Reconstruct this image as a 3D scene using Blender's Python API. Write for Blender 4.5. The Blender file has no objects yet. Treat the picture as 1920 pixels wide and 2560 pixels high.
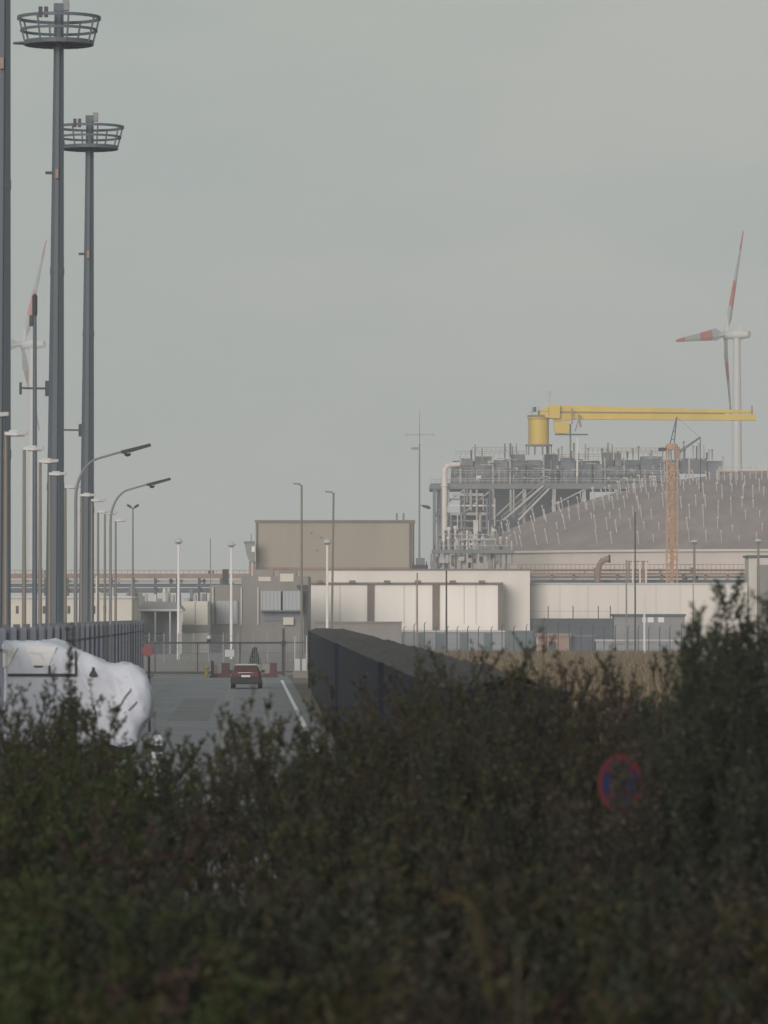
import bpy, bmesh, math, random
import numpy as np
from mathutils import Vector, Matrix

C = bpy.context.scene
COL = C.collection
R = math.radians

# ------------------------------------------------------------------ camera
S = 12500.0                       # focal length in pixels of the 1920 px wide frame
CZ = 4.3                          # lens height above the road
TILT = math.atan(261 / S)
cam_d = bpy.data.cameras.new('camera')
cam_d.sensor_fit = 'HORIZONTAL'; cam_d.sensor_width = 36.0
cam_d.lens = 36.0 * S / 1920
cam_d.clip_start = 1.0; cam_d.clip_end = 20000
cam_d.dof.use_dof = True
cam_d.dof.focus_distance = 600
cam_d.dof.aperture_fstop = 5.0
cam = bpy.data.objects.new('camera', cam_d); COL.objects.link(cam)
cam.location = (0, 0, CZ); cam.rotation_euler = (R(90) + TILT, 0, 0)
C.camera = cam

# ------------------------------------------------------------------ light
SUN_EL, SUN_AZ = 10.0, 195.0      # degrees; azimuth clockwise from +Y
wd = bpy.data.worlds.new('World'); C.world = wd; wd.use_nodes = True
nt = wd.node_tree; N = nt.nodes; L = nt.links
for n in list(N): N.remove(n)
out = N.new('ShaderNodeOutputWorld'); bg = N.new('ShaderNodeBackground')
sky = N.new('ShaderNodeTexSky'); sky.sky_type = 'NISHITA'; sky.sun_disc = False
sky.sun_elevation = R(SUN_EL); sky.sun_rotation = R(SUN_AZ)
sky.air_density = 1.5; sky.dust_density = 4
tc = N.new('ShaderNodeTexCoord'); mp = N.new('ShaderNodeMapping')
mp.inputs['Scale'].default_value = (6, 6, 19)
mp.inputs['Location'].default_value = (2.37, 0.2, 6.3)
no = N.new('ShaderNodeTexNoise'); no.inputs['Scale'].default_value = 1.3
no.inputs['Detail'].default_value = 5; no.inputs['Roughness'].default_value = .5
cr = N.new('ShaderNodeValToRGB')
cr.color_ramp.elements[0].position = .38; cr.color_ramp.elements[0].color = (.385, .442, .420, 1)
cr.color_ramp.elements[1].position = .62; cr.color_ramp.elements[1].color = (.480, .492, .452, 1)
sc = N.new('ShaderNodeVectorMath'); sc.operation = 'SCALE'; sc.inputs['Scale'].default_value = 10.0
mx = N.new('ShaderNodeMix'); mx.data_type = 'RGBA'; mx.inputs['Factor'].default_value = .94
L.new(tc.outputs['Generated'], mp.inputs['Vector']); L.new(mp.outputs[0], no.inputs['Vector'])
L.new(no.outputs['Fac'], cr.inputs[0]); L.new(cr.outputs[0], sc.inputs[0])
L.new(sky.outputs[0], mx.inputs['A']); L.new(sc.outputs[0], mx.inputs['B'])
L.new(mx.outputs['Result'], bg.inputs['Color']); bg.inputs['Strength'].default_value = .1
L.new(bg.outputs[0], out.inputs['Surface'])

sun_d = bpy.data.lights.new('sun', 'SUN'); sun_d.energy = 2.9; sun_d.angle = R(22); sun_d.color = (1, .90, .85)
sun = bpy.data.objects.new('sun', sun_d); COL.objects.link(sun)
az, el = R(SUN_AZ), R(SUN_EL)
to_sun = Vector((math.sin(az) * math.cos(el), math.cos(az) * math.cos(el), math.sin(el)))
sun.rotation_euler = to_sun.to_track_quat('Z', 'Y').to_euler()
sun.location = to_sun * 300

C.view_settings.view_transform = 'Standard'; C.view_settings.look = 'None'
C.view_settings.exposure = 0; C.view_settings.gamma = 1; C.view_settings.use_curve_mapping = False
C.cycles.use_denoising = True
C.cycles.max_bounces = 6; C.cycles.diffuse_bounces = 3; C.cycles.glossy_bounces = 2
C.cycles.volume_bounces = 1; C.cycles.transparent_max_bounces = 8

# ------------------------------------------------------------------ helpers
ct, st = math.cos(TILT), math.sin(TILT)
def P(px, py, d):
    """the point at distance d (along +Y) seen at pixel px, py of the 1920 x 2560 frame"""
    v = (1280 - py) / S; u = (px - 960) / S
    k = d / (ct - v * st)
    return Vector((k * u, d, CZ + k * (st + v * ct)))
def PX(px, d): return P(px, 1541, d).x
def PZ(py, d): return P(960, py, d).z
def road(u, d, z=0.0): return Vector((PX(624, d) + u, d, z))

class MB:
    def __init__(s): s.v = []; s.f = []; s.m = []; s.mi = 0
    def add(s, vs, fs):
        b = len(s.v); s.v += [tuple(v) for v in vs]
        s.f += [tuple(b + i for i in f) for f in fs]; s.m += [s.mi] * len(fs)
        return s
    def box(s, a, b):
        x0, y0, z0 = a; x1, y1, z1 = b
        return s.add([(x0,y0,z0),(x1,y0,z0),(x1,y1,z0),(x0,y1,z0),(x0,y0,z1),(x1,y0,z1),(x1,y1,z1),(x0,y1,z1)],
                     [(3,2,1,0),(4,5,6,7),(0,1,5,4),(1,2,6,5),(2,3,7,6),(3,0,4,7)])
    def tube(s, p, q, r0, r1=None, n=8, caps=True):
        p = Vector(p); q = Vector(q); r1 = r0 if r1 is None else r1
        z = (q - p).normalized(); x = z.cross(Vector((0, 1, .001)) if abs(z.y) < .9 else Vector((1, 0, 0))).normalized(); y = z.cross(x)
        vs = []
        for c, r in ((p, r0), (q, r1)):
            for k in range(n):
                a = 2 * math.pi * (k + .5) / n
                vs.append(c + x * math.cos(a) * r + y * math.sin(a) * r)
        fs = [(k, (k+1) % n, n + (k+1) % n, n + k) for k in range(n)]
        if caps: fs += [tuple(range(n-1, -1, -1)), tuple(range(n, 2*n))]
        return s.add(vs, fs)
    def bar(s, p, q, w, h=None):
        """square beam"""
        h = w if h is None else h
        p = Vector(p); q = Vector(q); z = (q - p).normalized()
        up = Vector((0, 0, 1)) if abs(z.z) < .95 else Vector((0, 1, 0))
        x = z.cross(up).normalized(); y = x.cross(z)
        vs = [c + x * sx * w / 2 + y * sy * h / 2 for c in (p, q) for sx, sy in ((-1,-1),(1,-1),(1,1),(-1,1))]
        return s.add(vs, [(0,1,5,4),(1,2,6,5),(2,3,7,6),(3,0,4,7),(3,2,1,0),(4,5,6,7)])
    def path(s, pts, r0, r1=None, n=6):
        r1 = r0 if r1 is None else r1; m = len(pts) - 1
        for i in range(m):
            a = r0 + (r1 - r0) * i / m; b = r0 + (r1 - r0) * (i + 1) / m
            s.tube(pts[i], pts[i+1], a, b, n)
        return s
    def ring(s, c, r, w, h, n=24):
        c = Vector(c); vs = []
        for k in range(n):
            a = 2 * math.pi * k / n; e = Vector((math.cos(a), math.sin(a), 0))
            for rr, hh in ((r - w/2, -h/2), (r + w/2, -h/2), (r + w/2, h/2), (r - w/2, h/2)):
                vs.append(c + e * rr + Vector((0, 0, hh)))
        fs = []
        for k in range(n):
            a = 4 * k; b = 4 * ((k + 1) % n)
            for j in range(4): fs.append((a + j, b + j, b + (j+1) % 4, a + (j+1) % 4))
        return s.add(vs, fs)
    def lathe(s, c, prof, n=24):
        c = Vector(c); vs = []
        for r, z in prof:
            for k in range(n):
                a = 2 * math.pi * k / n; vs.append(c + Vector((math.cos(a) * r, math.sin(a) * r, z)))
        fs = []
        for i in range(len(prof) - 1):
            for k in range(n):
                fs.append((i*n + k, i*n + (k+1) % n, (i+1)*n + (k+1) % n, (i+1)*n + k))
        fs.append(tuple(range(n-1, -1, -1))); m = (len(prof)-1)*n; fs.append(tuple(range(m, m+n)))
        return s.add(vs, fs)
    def prism(s, pts, dv):
        """polygon pts (3D) swept by dv"""
        n = len(pts); dv = Vector(dv)
        vs = [Vector(p) for p in pts] + [Vector(p) + dv for p in pts]
        return s.add(vs, [tuple(range(n)), tuple(range(2*n-1, n-1, -1))] + [(k, n + k, n + (k+1) % n, (k+1) % n) for k in range(n)])
    def build(s, name, mats, parent=None, smooth=False, bevel=0, loc=None):
        o0 = Vector((0, 0, 0)); q = parent
        while q is not None: o0 += q.location; q = q.parent
        if parent is None and loc is not None: o0 = Vector(loc)
        me = bpy.data.meshes.new(name)
        me.from_pydata([tuple(Vector(v) - o0) for v in s.v], [], s.f)
        bm = bmesh.new(); bm.from_mesh(me)
        bmesh.ops.recalc_face_normals(bm, faces=bm.faces); bm.to_mesh(me); bm.free()
        if not isinstance(mats, (list, tuple)): mats = [mats]
        for m in mats: me.materials.append(m)
        if len(mats) > 1: me.polygons.foreach_set('material_index', s.m)
        if smooth:
            me.polygons.foreach_set('use_smooth', [True] * len(me.polygons))
            me.set_sharp_from_angle(angle=R(40))
        o = bpy.data.objects.new(name, me); COL.objects.link(o)
        if parent is not None: o.parent = parent
        elif loc is not None: o.location = loc
        if bevel:
            b = o.modifiers.new('bevel', 'BEVEL'); b.width = bevel; b.segments = 2; b.limit_method = 'ANGLE'
        return o

def pbox(mb, x0, y0, x1, y1, d, depth, z0=None):
    """a box whose front face covers that pixel rectangle at distance d"""
    a = P(x0, y1, d); b = P(x1, y0, d)
    return mb.box((a.x, d, a.z if z0 is None else z0), (b.x, d + depth, b.z))

def thing(name, label, cat, loc=(0, 0, 0), group=None):
    o = bpy.data.objects.new(name, None); COL.objects.link(o)
    o.location = loc; o.empty_display_size = .2
    return tag(o, label, cat, group)
def tag(o, label, cat, group=None):
    o['label'] = label; o['category'] = cat
    if group: o['group'] = group
    return o
def struct(o, kind='structure'): o['kind'] = kind; return o
def copy_tree(o, parent=None):
    c = o.copy(); COL.objects.link(c)
    if parent is not None: c.parent = parent
    for ch in list(o.children): copy_tree(ch, c)
    return c
ORD = ['first', 'second', 'third', 'fourth', 'fifth', 'sixth', 'seventh', 'eighth', 'ninth', 'tenth', 'eleventh', 'twelfth']

def mat(name, col, rough=.7, metal=0.0, var=.12, scale=.6, spec=.4, streak=1.0, bump=0.0, ribs=0.0, island=0.0, coat=0.0):
    m = bpy.data.materials.new(name); m.use_nodes = True
    t = m.node_tree; n = t.nodes; l = t.links; b = n['Principled BSDF']
    b.inputs['Roughness'].default_value = rough; b.inputs['Metallic'].default_value = metal
    b.inputs['Specular IOR Level'].default_value = spec; b.inputs['Coat Weight'].default_value = coat
    tcn = n.new('ShaderNodeTexCoord'); mpn = n.new('ShaderNodeMapping')
    mpn.inputs['Scale'].default_value = (1, 1, streak)
    nz = n.new('ShaderNodeTexNoise'); nz.inputs['Scale'].default_value = scale; nz.inputs['Detail'].default_value = 6
    nz.inputs['Roughness'].default_value = .65
    l.new(tcn.outputs['Object'], mpn.inputs[0]); l.new(mpn.outputs[0], nz.inputs['Vector'])
    rp = n.new('ShaderNodeValToRGB'); e = rp.color_ramp.elements
    e[0].position = .3; e[1].position = .7
    e[0].color = tuple(c * (1 - var) for c in col) + (1,); e[1].color = tuple(min(1, c * (1 + var)) for c in col) + (1,)
    l.new(nz.outputs['Fac'], rp.inputs[0]); src = rp.outputs[0]
    if island:
        g = n.new('ShaderNodeNewGeometry'); hs = n.new('ShaderNodeHueSaturation')
        mr = n.new('ShaderNodeMapRange'); mr.inputs['To Min'].default_value = 1 - island; mr.inputs['To Max'].default_value = 1 + island
        mh = n.new('ShaderNodeMapRange'); mh.inputs['To Min'].default_value = .455; mh.inputs['To Max'].default_value = .54
        l.new(g.outputs['Random Per Island'], mr.inputs['Value']); l.new(mr.outputs[0], hs.inputs['Value'])
        l.new(g.outputs['Random Per Island'], mh.inputs['Value']); l.new(mh.outputs[0], hs.inputs['Hue'])
        l.new(src, hs.inputs['Color']); src = hs.outputs[0]
    l.new(src, b.inputs['Base Color'])
    if ribs:
        wv = n.new('ShaderNodeTexWave'); wv.inputs['Scale'].default_value = ribs; wv.wave_type = 'BANDS'; wv.bands_direction = 'X'
        l.new(tcn.outputs['Object'], wv.inputs['Vector'])
        bp = n.new('ShaderNodeBump'); bp.inputs['Strength'].default_value = .5; bp.inputs['Distance'].default_value = .1
        l.new(wv.outputs['Fac'], bp.inputs['Height']); l.new(bp.outputs[0], b.inputs['Normal'])
    elif bump:
        n2 = n.new('ShaderNodeTexNoise'); n2.inputs['Scale'].default_value = scale * 6; n2.inputs['Detail'].default_value = 5
        l.new(tcn.outputs['Object'], n2.inputs['Vector'])
        bp = n.new('ShaderNodeBump'); bp.inputs['Strength'].default_value = .6; bp.inputs['Distance'].default_value = bump
        l.new(n2.outputs['Fac'], bp.inputs['Height']); l.new(bp.outputs[0], b.inputs['Normal'])
    return m

M = {}
M['mast']     = mat('galvanised_steel_dark', (0.08, 0.101, 0.124), .6, 0, .14, .5, streak=.08)
M['lamp']     = mat('lamp_post_grey', (.17, .16, .14), .6, 0, .1, .5, streak=.1)
M['lamphead'] = mat('lamp_head_pale', (.42, .43, .43), .5, 0, .08)
M['palepole'] = mat('pole_pale_paint', (.62, .62, .62), .5, 0, .06)
M['dark']     = mat('dark_metal', (.035, .035, .04), .6, 0, .15)
M['midgrey']  = mat('grey_steel', (.20, .205, .21), .6, 0, .15, .3)
M['bluegrey'] = mat('blue_grey_steel', (.13, .145, .175), .55, 0, .15, .4, streak=.2)
M['fence']    = mat('palisade_steel', (0.082, 0.1, 0.135), .5, 0, .2, .8, streak=.1)
M['asphalt']  = mat('asphalt', (0.185, 0.19, 0.21), .8, 0, .2, .16, bump=.01)
M['paint']    = mat('road_paint', (.72, .72, .74), .6, 0, .1, 2)
M['yard']     = mat('yard_gravel', (.20, .185, .165), .9, 0, .2, .15, bump=.03)
M['ground']   = mat('sandy_soil', (.12, .105, .08), .95, 0, .35, .12, bump=.05)
M['screen']   = mat('dark_navy_mesh', (0.006, 0.01, 0.021), .85, 0, .25, .3, spec=.2, streak=.4, bump=.05)
M['heap']     = mat('grey_rubble', (0.045, 0.043, 0.046), .95, 0, .35, .8, bump=.2)
M['white']    = mat('white_paint_sky_tinted', (0.52, 0.555, 0.63), .5, 0, .05, .6)  # white with the cool tint of sky light put into the colour
M['beige']    = mat('beige_cladding', (0.295, 0.262, 0.212), .65, 0, .14, .12, streak=.15)
M['beigetrim']= mat('beige_trim', (.16, .15, .14), .7)
M['cream']    = mat('cream_cladding', (.63, .59, .545), .6, 0, .07, .25, streak=.06)
M['creamrib'] = mat('cream_panel', (0.76, 0.725, 0.68), .6, 0, .07, .25, streak=.06)
M['brown']    = mat('brown_column', (.16, .13, .115), .7)
M['concrete'] = mat('grey_concrete', (0.225, 0.212, 0.2), .85, 0, .18, .1, streak=.3)
M['panel']    = mat('grey_blue_panel', (.31, .33, .345), .6, 0, .06, .2, ribs=.7)
M['palewall'] = mat('pale_wall', (.52, .50, .44), .7, 0, .06, .15)
M['shedroof'] = mat('grey_roof', (.20, .20, .21), .7, 0, .1, .1)
M['window']   = mat('dark_glass', (.04, .045, .055), .15, 0, .1)
M['tank']     = mat('tank_concrete', (0.235, 0.188, 0.182), .9, 0, .28, .11, streak=.22, bump=.1)
M['tankwall'] = mat('tank_wall', (.55, .49, .45), .8, 0, .12, .08, streak=.3)
M['platform'] = mat('platform_steel', (.155, .163, .175), .7, 0, .2, .15, streak=.5)
M['platlight']= mat('platform_light_steel', (.36, .355, .34), .6, 0, .15, .2)
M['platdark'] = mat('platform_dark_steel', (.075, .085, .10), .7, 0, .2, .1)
M['ratebrown']= mat('rusty_steel', (.26, .18, .15), .8, 0, .2, .3)
M['ventpost'] = mat('vent_post_grey', (.50, .45, .43), .8, 0, .15, .2)
M['pipe']     = mat('bright_pipe', (.62, .57, .53), .4, 0, .1, .3)
M['yellow']   = mat('crane_yellow', (.58, .405, .035), .55, 0, .1, .2, streak=.5)
M['yellowdk'] = mat('crane_walkway', (.20, .15, .05), .7)
M['orange']   = mat('crane_orange', (.42, .25, .14), .65, 0, .15, .3)
M['turbine']  = mat('turbine_grey', (.50, .50, .49), .5, 0, .04, .1)
M['turbred']  = mat('turbine_red', (.60, .12, .09), .5, 0, .06, .1)
M['teal']     = mat('teal_container', (.115, .16, .165), .7, 0, .12, .3, ribs=2)
M['bluecont'] = mat('slate_container', (.085, .105, .14), .7, 0, .12, .3, ribs=2)
M['hut']      = mat('terracotta_render', (.33, .21, .17), .8, 0, .12, .3)
M['cabin']    = mat('cabin_blue_grey', (.25, .265, .29), .7, 0, .1, .2)
M['carred']   = mat('car_red_paint', (.065, .014, .018), .35, 0, .06, 1, coat=.7)
M['tyre']     = mat('tyre_rubber', (.015, .015, .016), .9)
M['rim']      = mat('wheel_rim', (.35, .35, .36), .4, .6)
M['plate']    = mat('number_plate', (.75, .75, .72), .5)
M['lens']     = mat('red_lens', (.14, .015, .015), .25)
M['signred']  = mat('sign_red_shaded', (0.11, 0.018, 0.024), .5)  # darkened: the shade under the bushes is put into the pigment
M['signblue'] = mat('sign_blue_shaded', (0.014, 0.022, 0.075), .5)  # darkened as well for the shade the sign stands in
M['signback'] = mat('sign_faded_red', (.20, .075, .08), .6)
M['postblack']= mat('post_black', (.02, .02, .022), .6)
M['yel']      = mat('yellow_bollard', (.26, .22, .05), .6)
M['leafgreen']= mat('leaf_green', (0.03, 0.041, 0.011), .65, 0, .25, .9, spec=.2, island=.4)
M['leafolive']= mat('leaf_olive', (0.033, 0.031, 0.013), .65, 0, .25, .9, spec=.2, island=.4)
M['leafbrown']= mat('leaf_brown', (0.033, 0.028, 0.02), .7, 0, .25, .9, spec=.25, island=.55)
M['leafdark'] = mat('leaf_dark', (0.024, 0.031, 0.018), .65, 0, .25, .9, spec=.2, island=.4)
M['leafrust'] = mat('leaf_rust', (0.042, 0.026, 0.021), .75, 0, .25, .9, spec=.2, island=.5)
M['leafgold'] = mat('leaf_gold', (0.052, 0.043, 0.018), .7, 0, .25, .9, spec=.2, island=.5)
M['bark']     = mat('shrub_bark', (0.028, 0.023, 0.02), .9, 0, .3, 3)
M['twig']     = mat('bleached_twig', (0.1, 0.09, 0.078), .9, 0, .2, 3)
M['straw']    = mat('dry_grass', (0.16, 0.12, 0.072), .9, 0, .35, .05, spec=.1, island=.4)
M['barred'] = mat('barrier_red', (0.09, 0.042, 0.045), .7)
M['barrpale'] = mat('barrier_pale', (.24, .22, .22), .7)
M['fencepost'] = mat('fence_post_dark', (.06, .07, .09), .6, 0, .15)
M['conifer']  = mat('conifer_needles', (.055, .085, .085), .8, 0, .2, 2)

# ------------------------------------------------------------------ ground, road
def ground_z(x, y):
    def sm(a, b, t):
        t = max(0, min(1, (t - a) / (b - a))); return t * t * (3 - 2 * t)
    z = 2.7 - 1.8 * sm(2, 16, y)
    z *= 1 - sm(56, 76, y)
    if y < 80: z += .10 * math.sin(x * .9 + y * .35) * (1 - sm(50, 74, y)) * sm(4, 14, y)
    return z
ys = [-200, -100, -50, -20, -8, -2, 2, 6, 10, 14, 18] + list(range(22, 82, 4)) + [90, 110, 140, 200, 300, 500, 900, 1600, 2600, 4000]
xs = [-1500, -600, -200, -80, -40] + list(range(-28, 29, 4)) + [40, 80, 200, 600, 1500]
g = MB(); vs = [(x, y, ground_z(x, y)) for y in ys for x in xs]; nx = len(xs)
g.add(vs, [(j*nx+i, j*nx+i+1, (j+1)*nx+i+1, (j+1)*nx+i) for j in range(len(ys)-1) for i in range(nx-1)])
struct(g.build('ground', M['ground'], smooth=True))

def strip(u0, u1, ds, z):
    m = MB(); v = []
    for d in ds: v += [road(u0, d, z), road(u1, d, z)]
    return m.add(v, [(2*i, 2*i+1, 2*i+3, 2*i+2) for i in range(len(ds)-1)])
struct(strip(-7.0, 2.75, [77, 120, 200, 300, 364], .004).build('road', M['asphalt']))
struct(strip(2.07, 2.25, [80, 140, 200, 270, 336], .016).build('road_edge_line', M['paint']))
M['patch'] = mat('asphalt_patch', (.15, .153, .165), .85, 0, .25, .3)
M['wear'] = mat('asphalt_worn', (.215, .218, .232), .8, 0, .2, .25)
for u0, u1, a, b, mk in ((-3.4, -1.7, 205, 262, 'patch'), (-.9, .5, 150, 196, 'patch'), (-6.4, -5.2, 180, 330, 'wear'), (.6, 1.1, 100, 350, 'wear'), (-1.3, -.8, 100, 350, 'wear')):
    o = strip(u0, u1, [a, (a + b) / 2, b], .008 if mk == 'patch' else .012); struct(o.build('road_patch' if mk == 'patch' else 'tyre_track', M[mk]))
k = MB()
for a, b in ((78, 160), (160, 260), (260, 364)):
    p, q = road(-7.1, a), road(-7.1, b)
    k.bar(p + Vector((0, 0, .06)), q + Vector((0, 0, .06)), .2, .13)
struct(k.build('kerb', M['concrete']))
yd = MB(); yd.add([road(-40, 364.5, .004), road(5.5, 364.5, .004), road(30, 900, .004), road(-70, 900, .004)], [(0, 1, 2, 3)])
struct(yd.build('yard', M['yard']))

# ------------------------------------------------------------------ high masts
def high_mast():
    t = thing('lighting_mast', '', 'mast')
    H, lean = 35.2, .19
    def c(z): return Vector((lean * z / 33, 0, z))
    m = MB(); m.tube(c(0), c(33), .53, .265, 8); m.tube(c(33), c(H - .6), .265, .24, 8)
    m.build('shaft', M['mast'], t)
    for z in (10.8, 21.6):
        j = MB(); rr = .53 + (.265 - .53) * z / 33; j.tube(c(z - .18), c(z + .18), rr + .025, rr + .02, 8); j.build('joint_sleeve', M['mast'], t)
    q = MB(); q.path([c(.3) + Vector((.12, -.53, 0)), c(15) + Vector((.1, -.42, 0)), c(32.8) + Vector((.07, -.28, 0))], .03, .03, 5); q.build('cable', M['dark'], t)
    b = MB(); b.box((-.75, -.75, 0), (.75, .75, .12)); b.build('base_plate', M['mast'], t)
    p = MB(); p.ring(c(33.0), 1.05, 1.35, .1, 24); p.ring(c(33.02), 1.72, .07, .22, 24)
    for a in range(6):
        e = Vector((math.cos(a * R(60)), math.sin(a * R(60)), 0)); p.bar(c(32.9) + e * .24, c(32.96) + e * 1.72, .08, .12)
    p.prism([c(33.0) + Vector((-1.68, -.5, .06)), c(33.0) + Vector((-2.28, -.2, .06)), c(33.0) + Vector((-2.28, .2, .06)), c(33.0) + Vector((-1.68, .5, .06))], (0, 0, -.08))
    pl = p.build('platform', M['mast'], t)
    r = MB(); r.ring(c(34.28), 2.06, .09, .15, 28); r.ring(c(33.66), 1.9, .08, .13, 28)
    for a in range(8):
        e = Vector((math.cos(a * R(45) + .3), math.sin(a * R(45) + .3), 0))
        r.bar(c(33.0) + e * 1.74, c(34.28) + e * 2.06, .09)
    r.build('guard_rail', M['mast'], pl)
    f = MB(); f.box(c(H - .55) + Vector((.2, -.2, 0)), c(H - .02) + Vector((.5, .2, 0))); f.build('floodlight', M['midgrey'], t)
    h = MB(); h.box(c(H - .6) + Vector((-.25, -.25, 0)), c(H - .2) + Vector((.22, .25, 0))); h.build('mast_head', M['mast'], t)
    for dx in (-.78, -.5):
        q = MB(); q.box(c(34.1) + Vector((dx - .11, -2.0, 0)), c(34.62) + Vector((dx + .08, -1.8, 0))); q.build('floodlight', M['dark'], t)
    a = MB(); z = 15.7; a.bar(c(z) + Vector((-.35, 0, 0)), c(z) + Vector((-1.75, 0, .02)), .1); a.box(c(z - .3) + Vector((-1.85, -.08, 0)), c(z + .3) + Vector((-1.73, .08, 0)))
    a.box(c(z - .38) + Vector((-.55, -.15, 0)), c(z + .38) + Vector((-.36, .15, 0)))
    a.build('side_arm', M['dark'], t)
    s = MB(); s.bar(c(26.5) + Vector((-.3, -.1, 0)), c(26.5) + Vector((-.62, -.1, 0)), .14); s.build('bracket', M['dark'], t)
    s = MB(); s.box(c(26.2) + Vector((-.1, -.5, 0)), c(26.65) + Vector((.06, -.36, 0)))
    s.build('junction_box', M['ratebrown'], t)
    return t
hm = high_mast()
for i, (px, d, lab) in enumerate([(-4, 200, 'thick dark steel mast cut off by the left picture edge'),
                                  (135.5, 250, 'taller of the two steel masts with a round railed platform in view'),
                                  (215, 306, 'shorter railed platform mast standing right beside the taller one')]):
    o = hm if i == 0 else copy_tree(hm)
    o.location = (PX(px, d), d, 0); o['label'] = lab; o['group'] = 'lighting masts on the left'

# ------------------------------------------------------------------ straight street lamps
def straight_lamp():
    t = thing('street_lamp', '', 'street lamp')
    m = MB(); m.tube((0, 0, 0), (0, 0, 9.92), .095, .055, 8); m.tube((0, 0, 0), (0, 0, 1.1), .12, .12, 8); m.build('post', M['lamp'], t)
    h = MB(); h.prism([(-.03, -.14, 9.9), (.35, -.17, 9.88), (.66, -.1, 9.92), (.66, .1, 9.92), (.35, .17, 9.88), (-.03, .14, 9.9)], (0, 0, .1))
    h.box((.1, -.08, 10.0), (.4, .08, 10.05)); h.build('lamp_head', M['lamphead'], t)
    g = MB(); g.box((.14, -.11, 9.865), (.58, .11, 9.878)); g.build('lens', M['dark'], t)
    return t
sl = straight_lamp()
LP = [(-38, 1030), (14, 1078), (60, 1116), (100, 1148), (124, 1180), (163, 1213), (203, 1234), (229, 1247), (245, 1276), (262, 1280), (289, 1298)]
for i, (px, py) in enumerate(LP):
    d = 5.72 * S / (1541 - py)
    o = sl if i == 0 else copy_tree(sl)
    o.location = (PX(px, d), d, 0); o['group'] = 'straight lamp posts along the palisade fence'
    o['label'] = ('grey lamp post with flat straight head, %s from the left in its row' % ORD[i]) if i else 'flat lamp head of the nearest straight lamp post, at the left edge'

# curved lamps
def curved_lamp():
    t = thing('street_lamp', '', 'street lamp')
    m = MB(); m.tube((0, 0, 0), (0, 0, 9.3), .10, .07, 8)
    pts = [Vector((0, 0, 9.3))]
    for a in range(1, 9):
        th = R(82) * a / 8; pts.append(Vector((1.15 * (1 - math.cos(th)), 0, 9.3 + 1.75 * math.sin(th))))
    pts.append(Vector((2.1, 0, 11.35)))
    m.path(pts, .07, .05, 8); m.build('post', M['midgrey'], t)
    h = MB(); h.prism([(1.95, -.12, 11.22), (2.3, -.18, 11.28), (3.15, -.12, 11.52), (3.2, .12, 11.54), (2.3, .18, 11.28), (1.95, .12, 11.22)], (-.03, 0, .13))
    h.build('lamp_head', M['dark'], t)
    g = MB(); g.lathe((2.2, 0, 11.1), [(.03, 0), (.13, .05), (.15, .14)], 10); g.build('lens', M['dark'], t)
    return t
cl = curved_lamp()
for i, (px, py, lab) in enumerate([(189, 1112, 'taller looking curved arm street lamp crossing the second railed mast'),
                                   (276, 1197, 'curved arm street lamp farther away, beside the twin lamp')]):
    d = (11.6 - CZ) * S / (1541 - py); o = cl if i == 0 else copy_tree(cl)
    o.location = (PX(px, d), d, 0); o['label'] = lab; o['group'] = 'curved street lamps'

# tall plain pole
d = 230; b = P(87, 1541, d); top = PZ(735, d)
t = thing('tall_pole', 'tall plain dark pole standing between the two left masts', 'pole', (b.x, d, 0))
m = MB(); m.tube((b.x, d, 0), (b.x - .02, d, top - 1), .135, .09, 8); m.build('post', M['mast'], t)
m = MB(); m.lathe((b.x - .02, d, top - 1), [(.10, 0), (.12, .1), (.12, .9), (.05, 1.0)], 8); m.build('finial', M['dark'], t)
m = MB(); q = P(78, 802, d); m.box((q.x - .08, d - .1, q.z - .25), (q.x + .08, d + .1, q.z + .25)); m.bar((q.x, d, q.z), (b.x, d, q.z), .04); m.build('camera_box', M['dark'], t)

# twin-headed lamp
d = 345; b = P(332, 1541, d); tz = PZ(1268, d)
t = thing('twin_street_lamp', 'slim lamp post with two dark heads spread like wings', 'street lamp', (b.x, d, 0))
m = MB(); m.tube((b.x, d, 0), (b.x, d, tz), .10, .05, 8); m.build('post', M['lamp'], t)
for s in (-1, 1):
    m = MB(); m.bar((b.x, d, tz - .1), (b.x + s * .16, d, tz - .02), .05)
    m.prism([(b.x + s * .12, d - .12, tz - .1), (b.x + s * .42, d - .1, tz + .08), (b.x + s * .38, d - .1, tz + .24), (b.x + s * .1, d - .12, tz + .08)], (0, .24, 0))
    m.build('lamp_head', M['dark'], t)

# pale poles with dome heads in the yard and on the right
def dome_lamp(px, ytop, d, lab, pole='palepole', short=False):
    b = P(px, 1541, d); tz = PZ(ytop, d); s = d / 500.0
    t = thing('yard_lamp', lab, 'street lamp', (b.x, d, 0), 'pale dome lamps in the terminal yard')
    m = MB(); m.tube((b.x, d, 0), (b.x, d, tz - .1), .16 * s, .11 * s, 8); m.build('post', M[pole], t)
    m = MB(); m.lathe((b.x, d, tz - .28), [(.12, -.05), (.40 * s, .05), (.42 * s, .16), (.26 * s, .36), (.08, .46)], 12); m.build('lamp_head', M['lamphead'], t)
    m = MB(); m.lathe((b.x, d, tz - .42), [(.1, 0), (.3 * s, .04), (.3 * s, .08)], 10); m.build('lens', M['midgrey'], t)
dome_lamp(446, 1350, 500, 'white yard lamp with dome head, leftmost of the pale dome lamps')
dome_lamp(578, 1358, 505, 'white yard lamp with dome head in front of the grey blue door')
dome_lamp(818, 1352, 520, 'white yard lamp seen against the beige hall, left of a dark pole')
dome_lamp(1736, 1352, 700, 'pale yard lamp before the tank, right of the orange crane mast', 'lamp')
dome_lamp(1896, 1350, 700, 'pale yard lamp before the tank, at the right picture edge', 'lamp')
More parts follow.
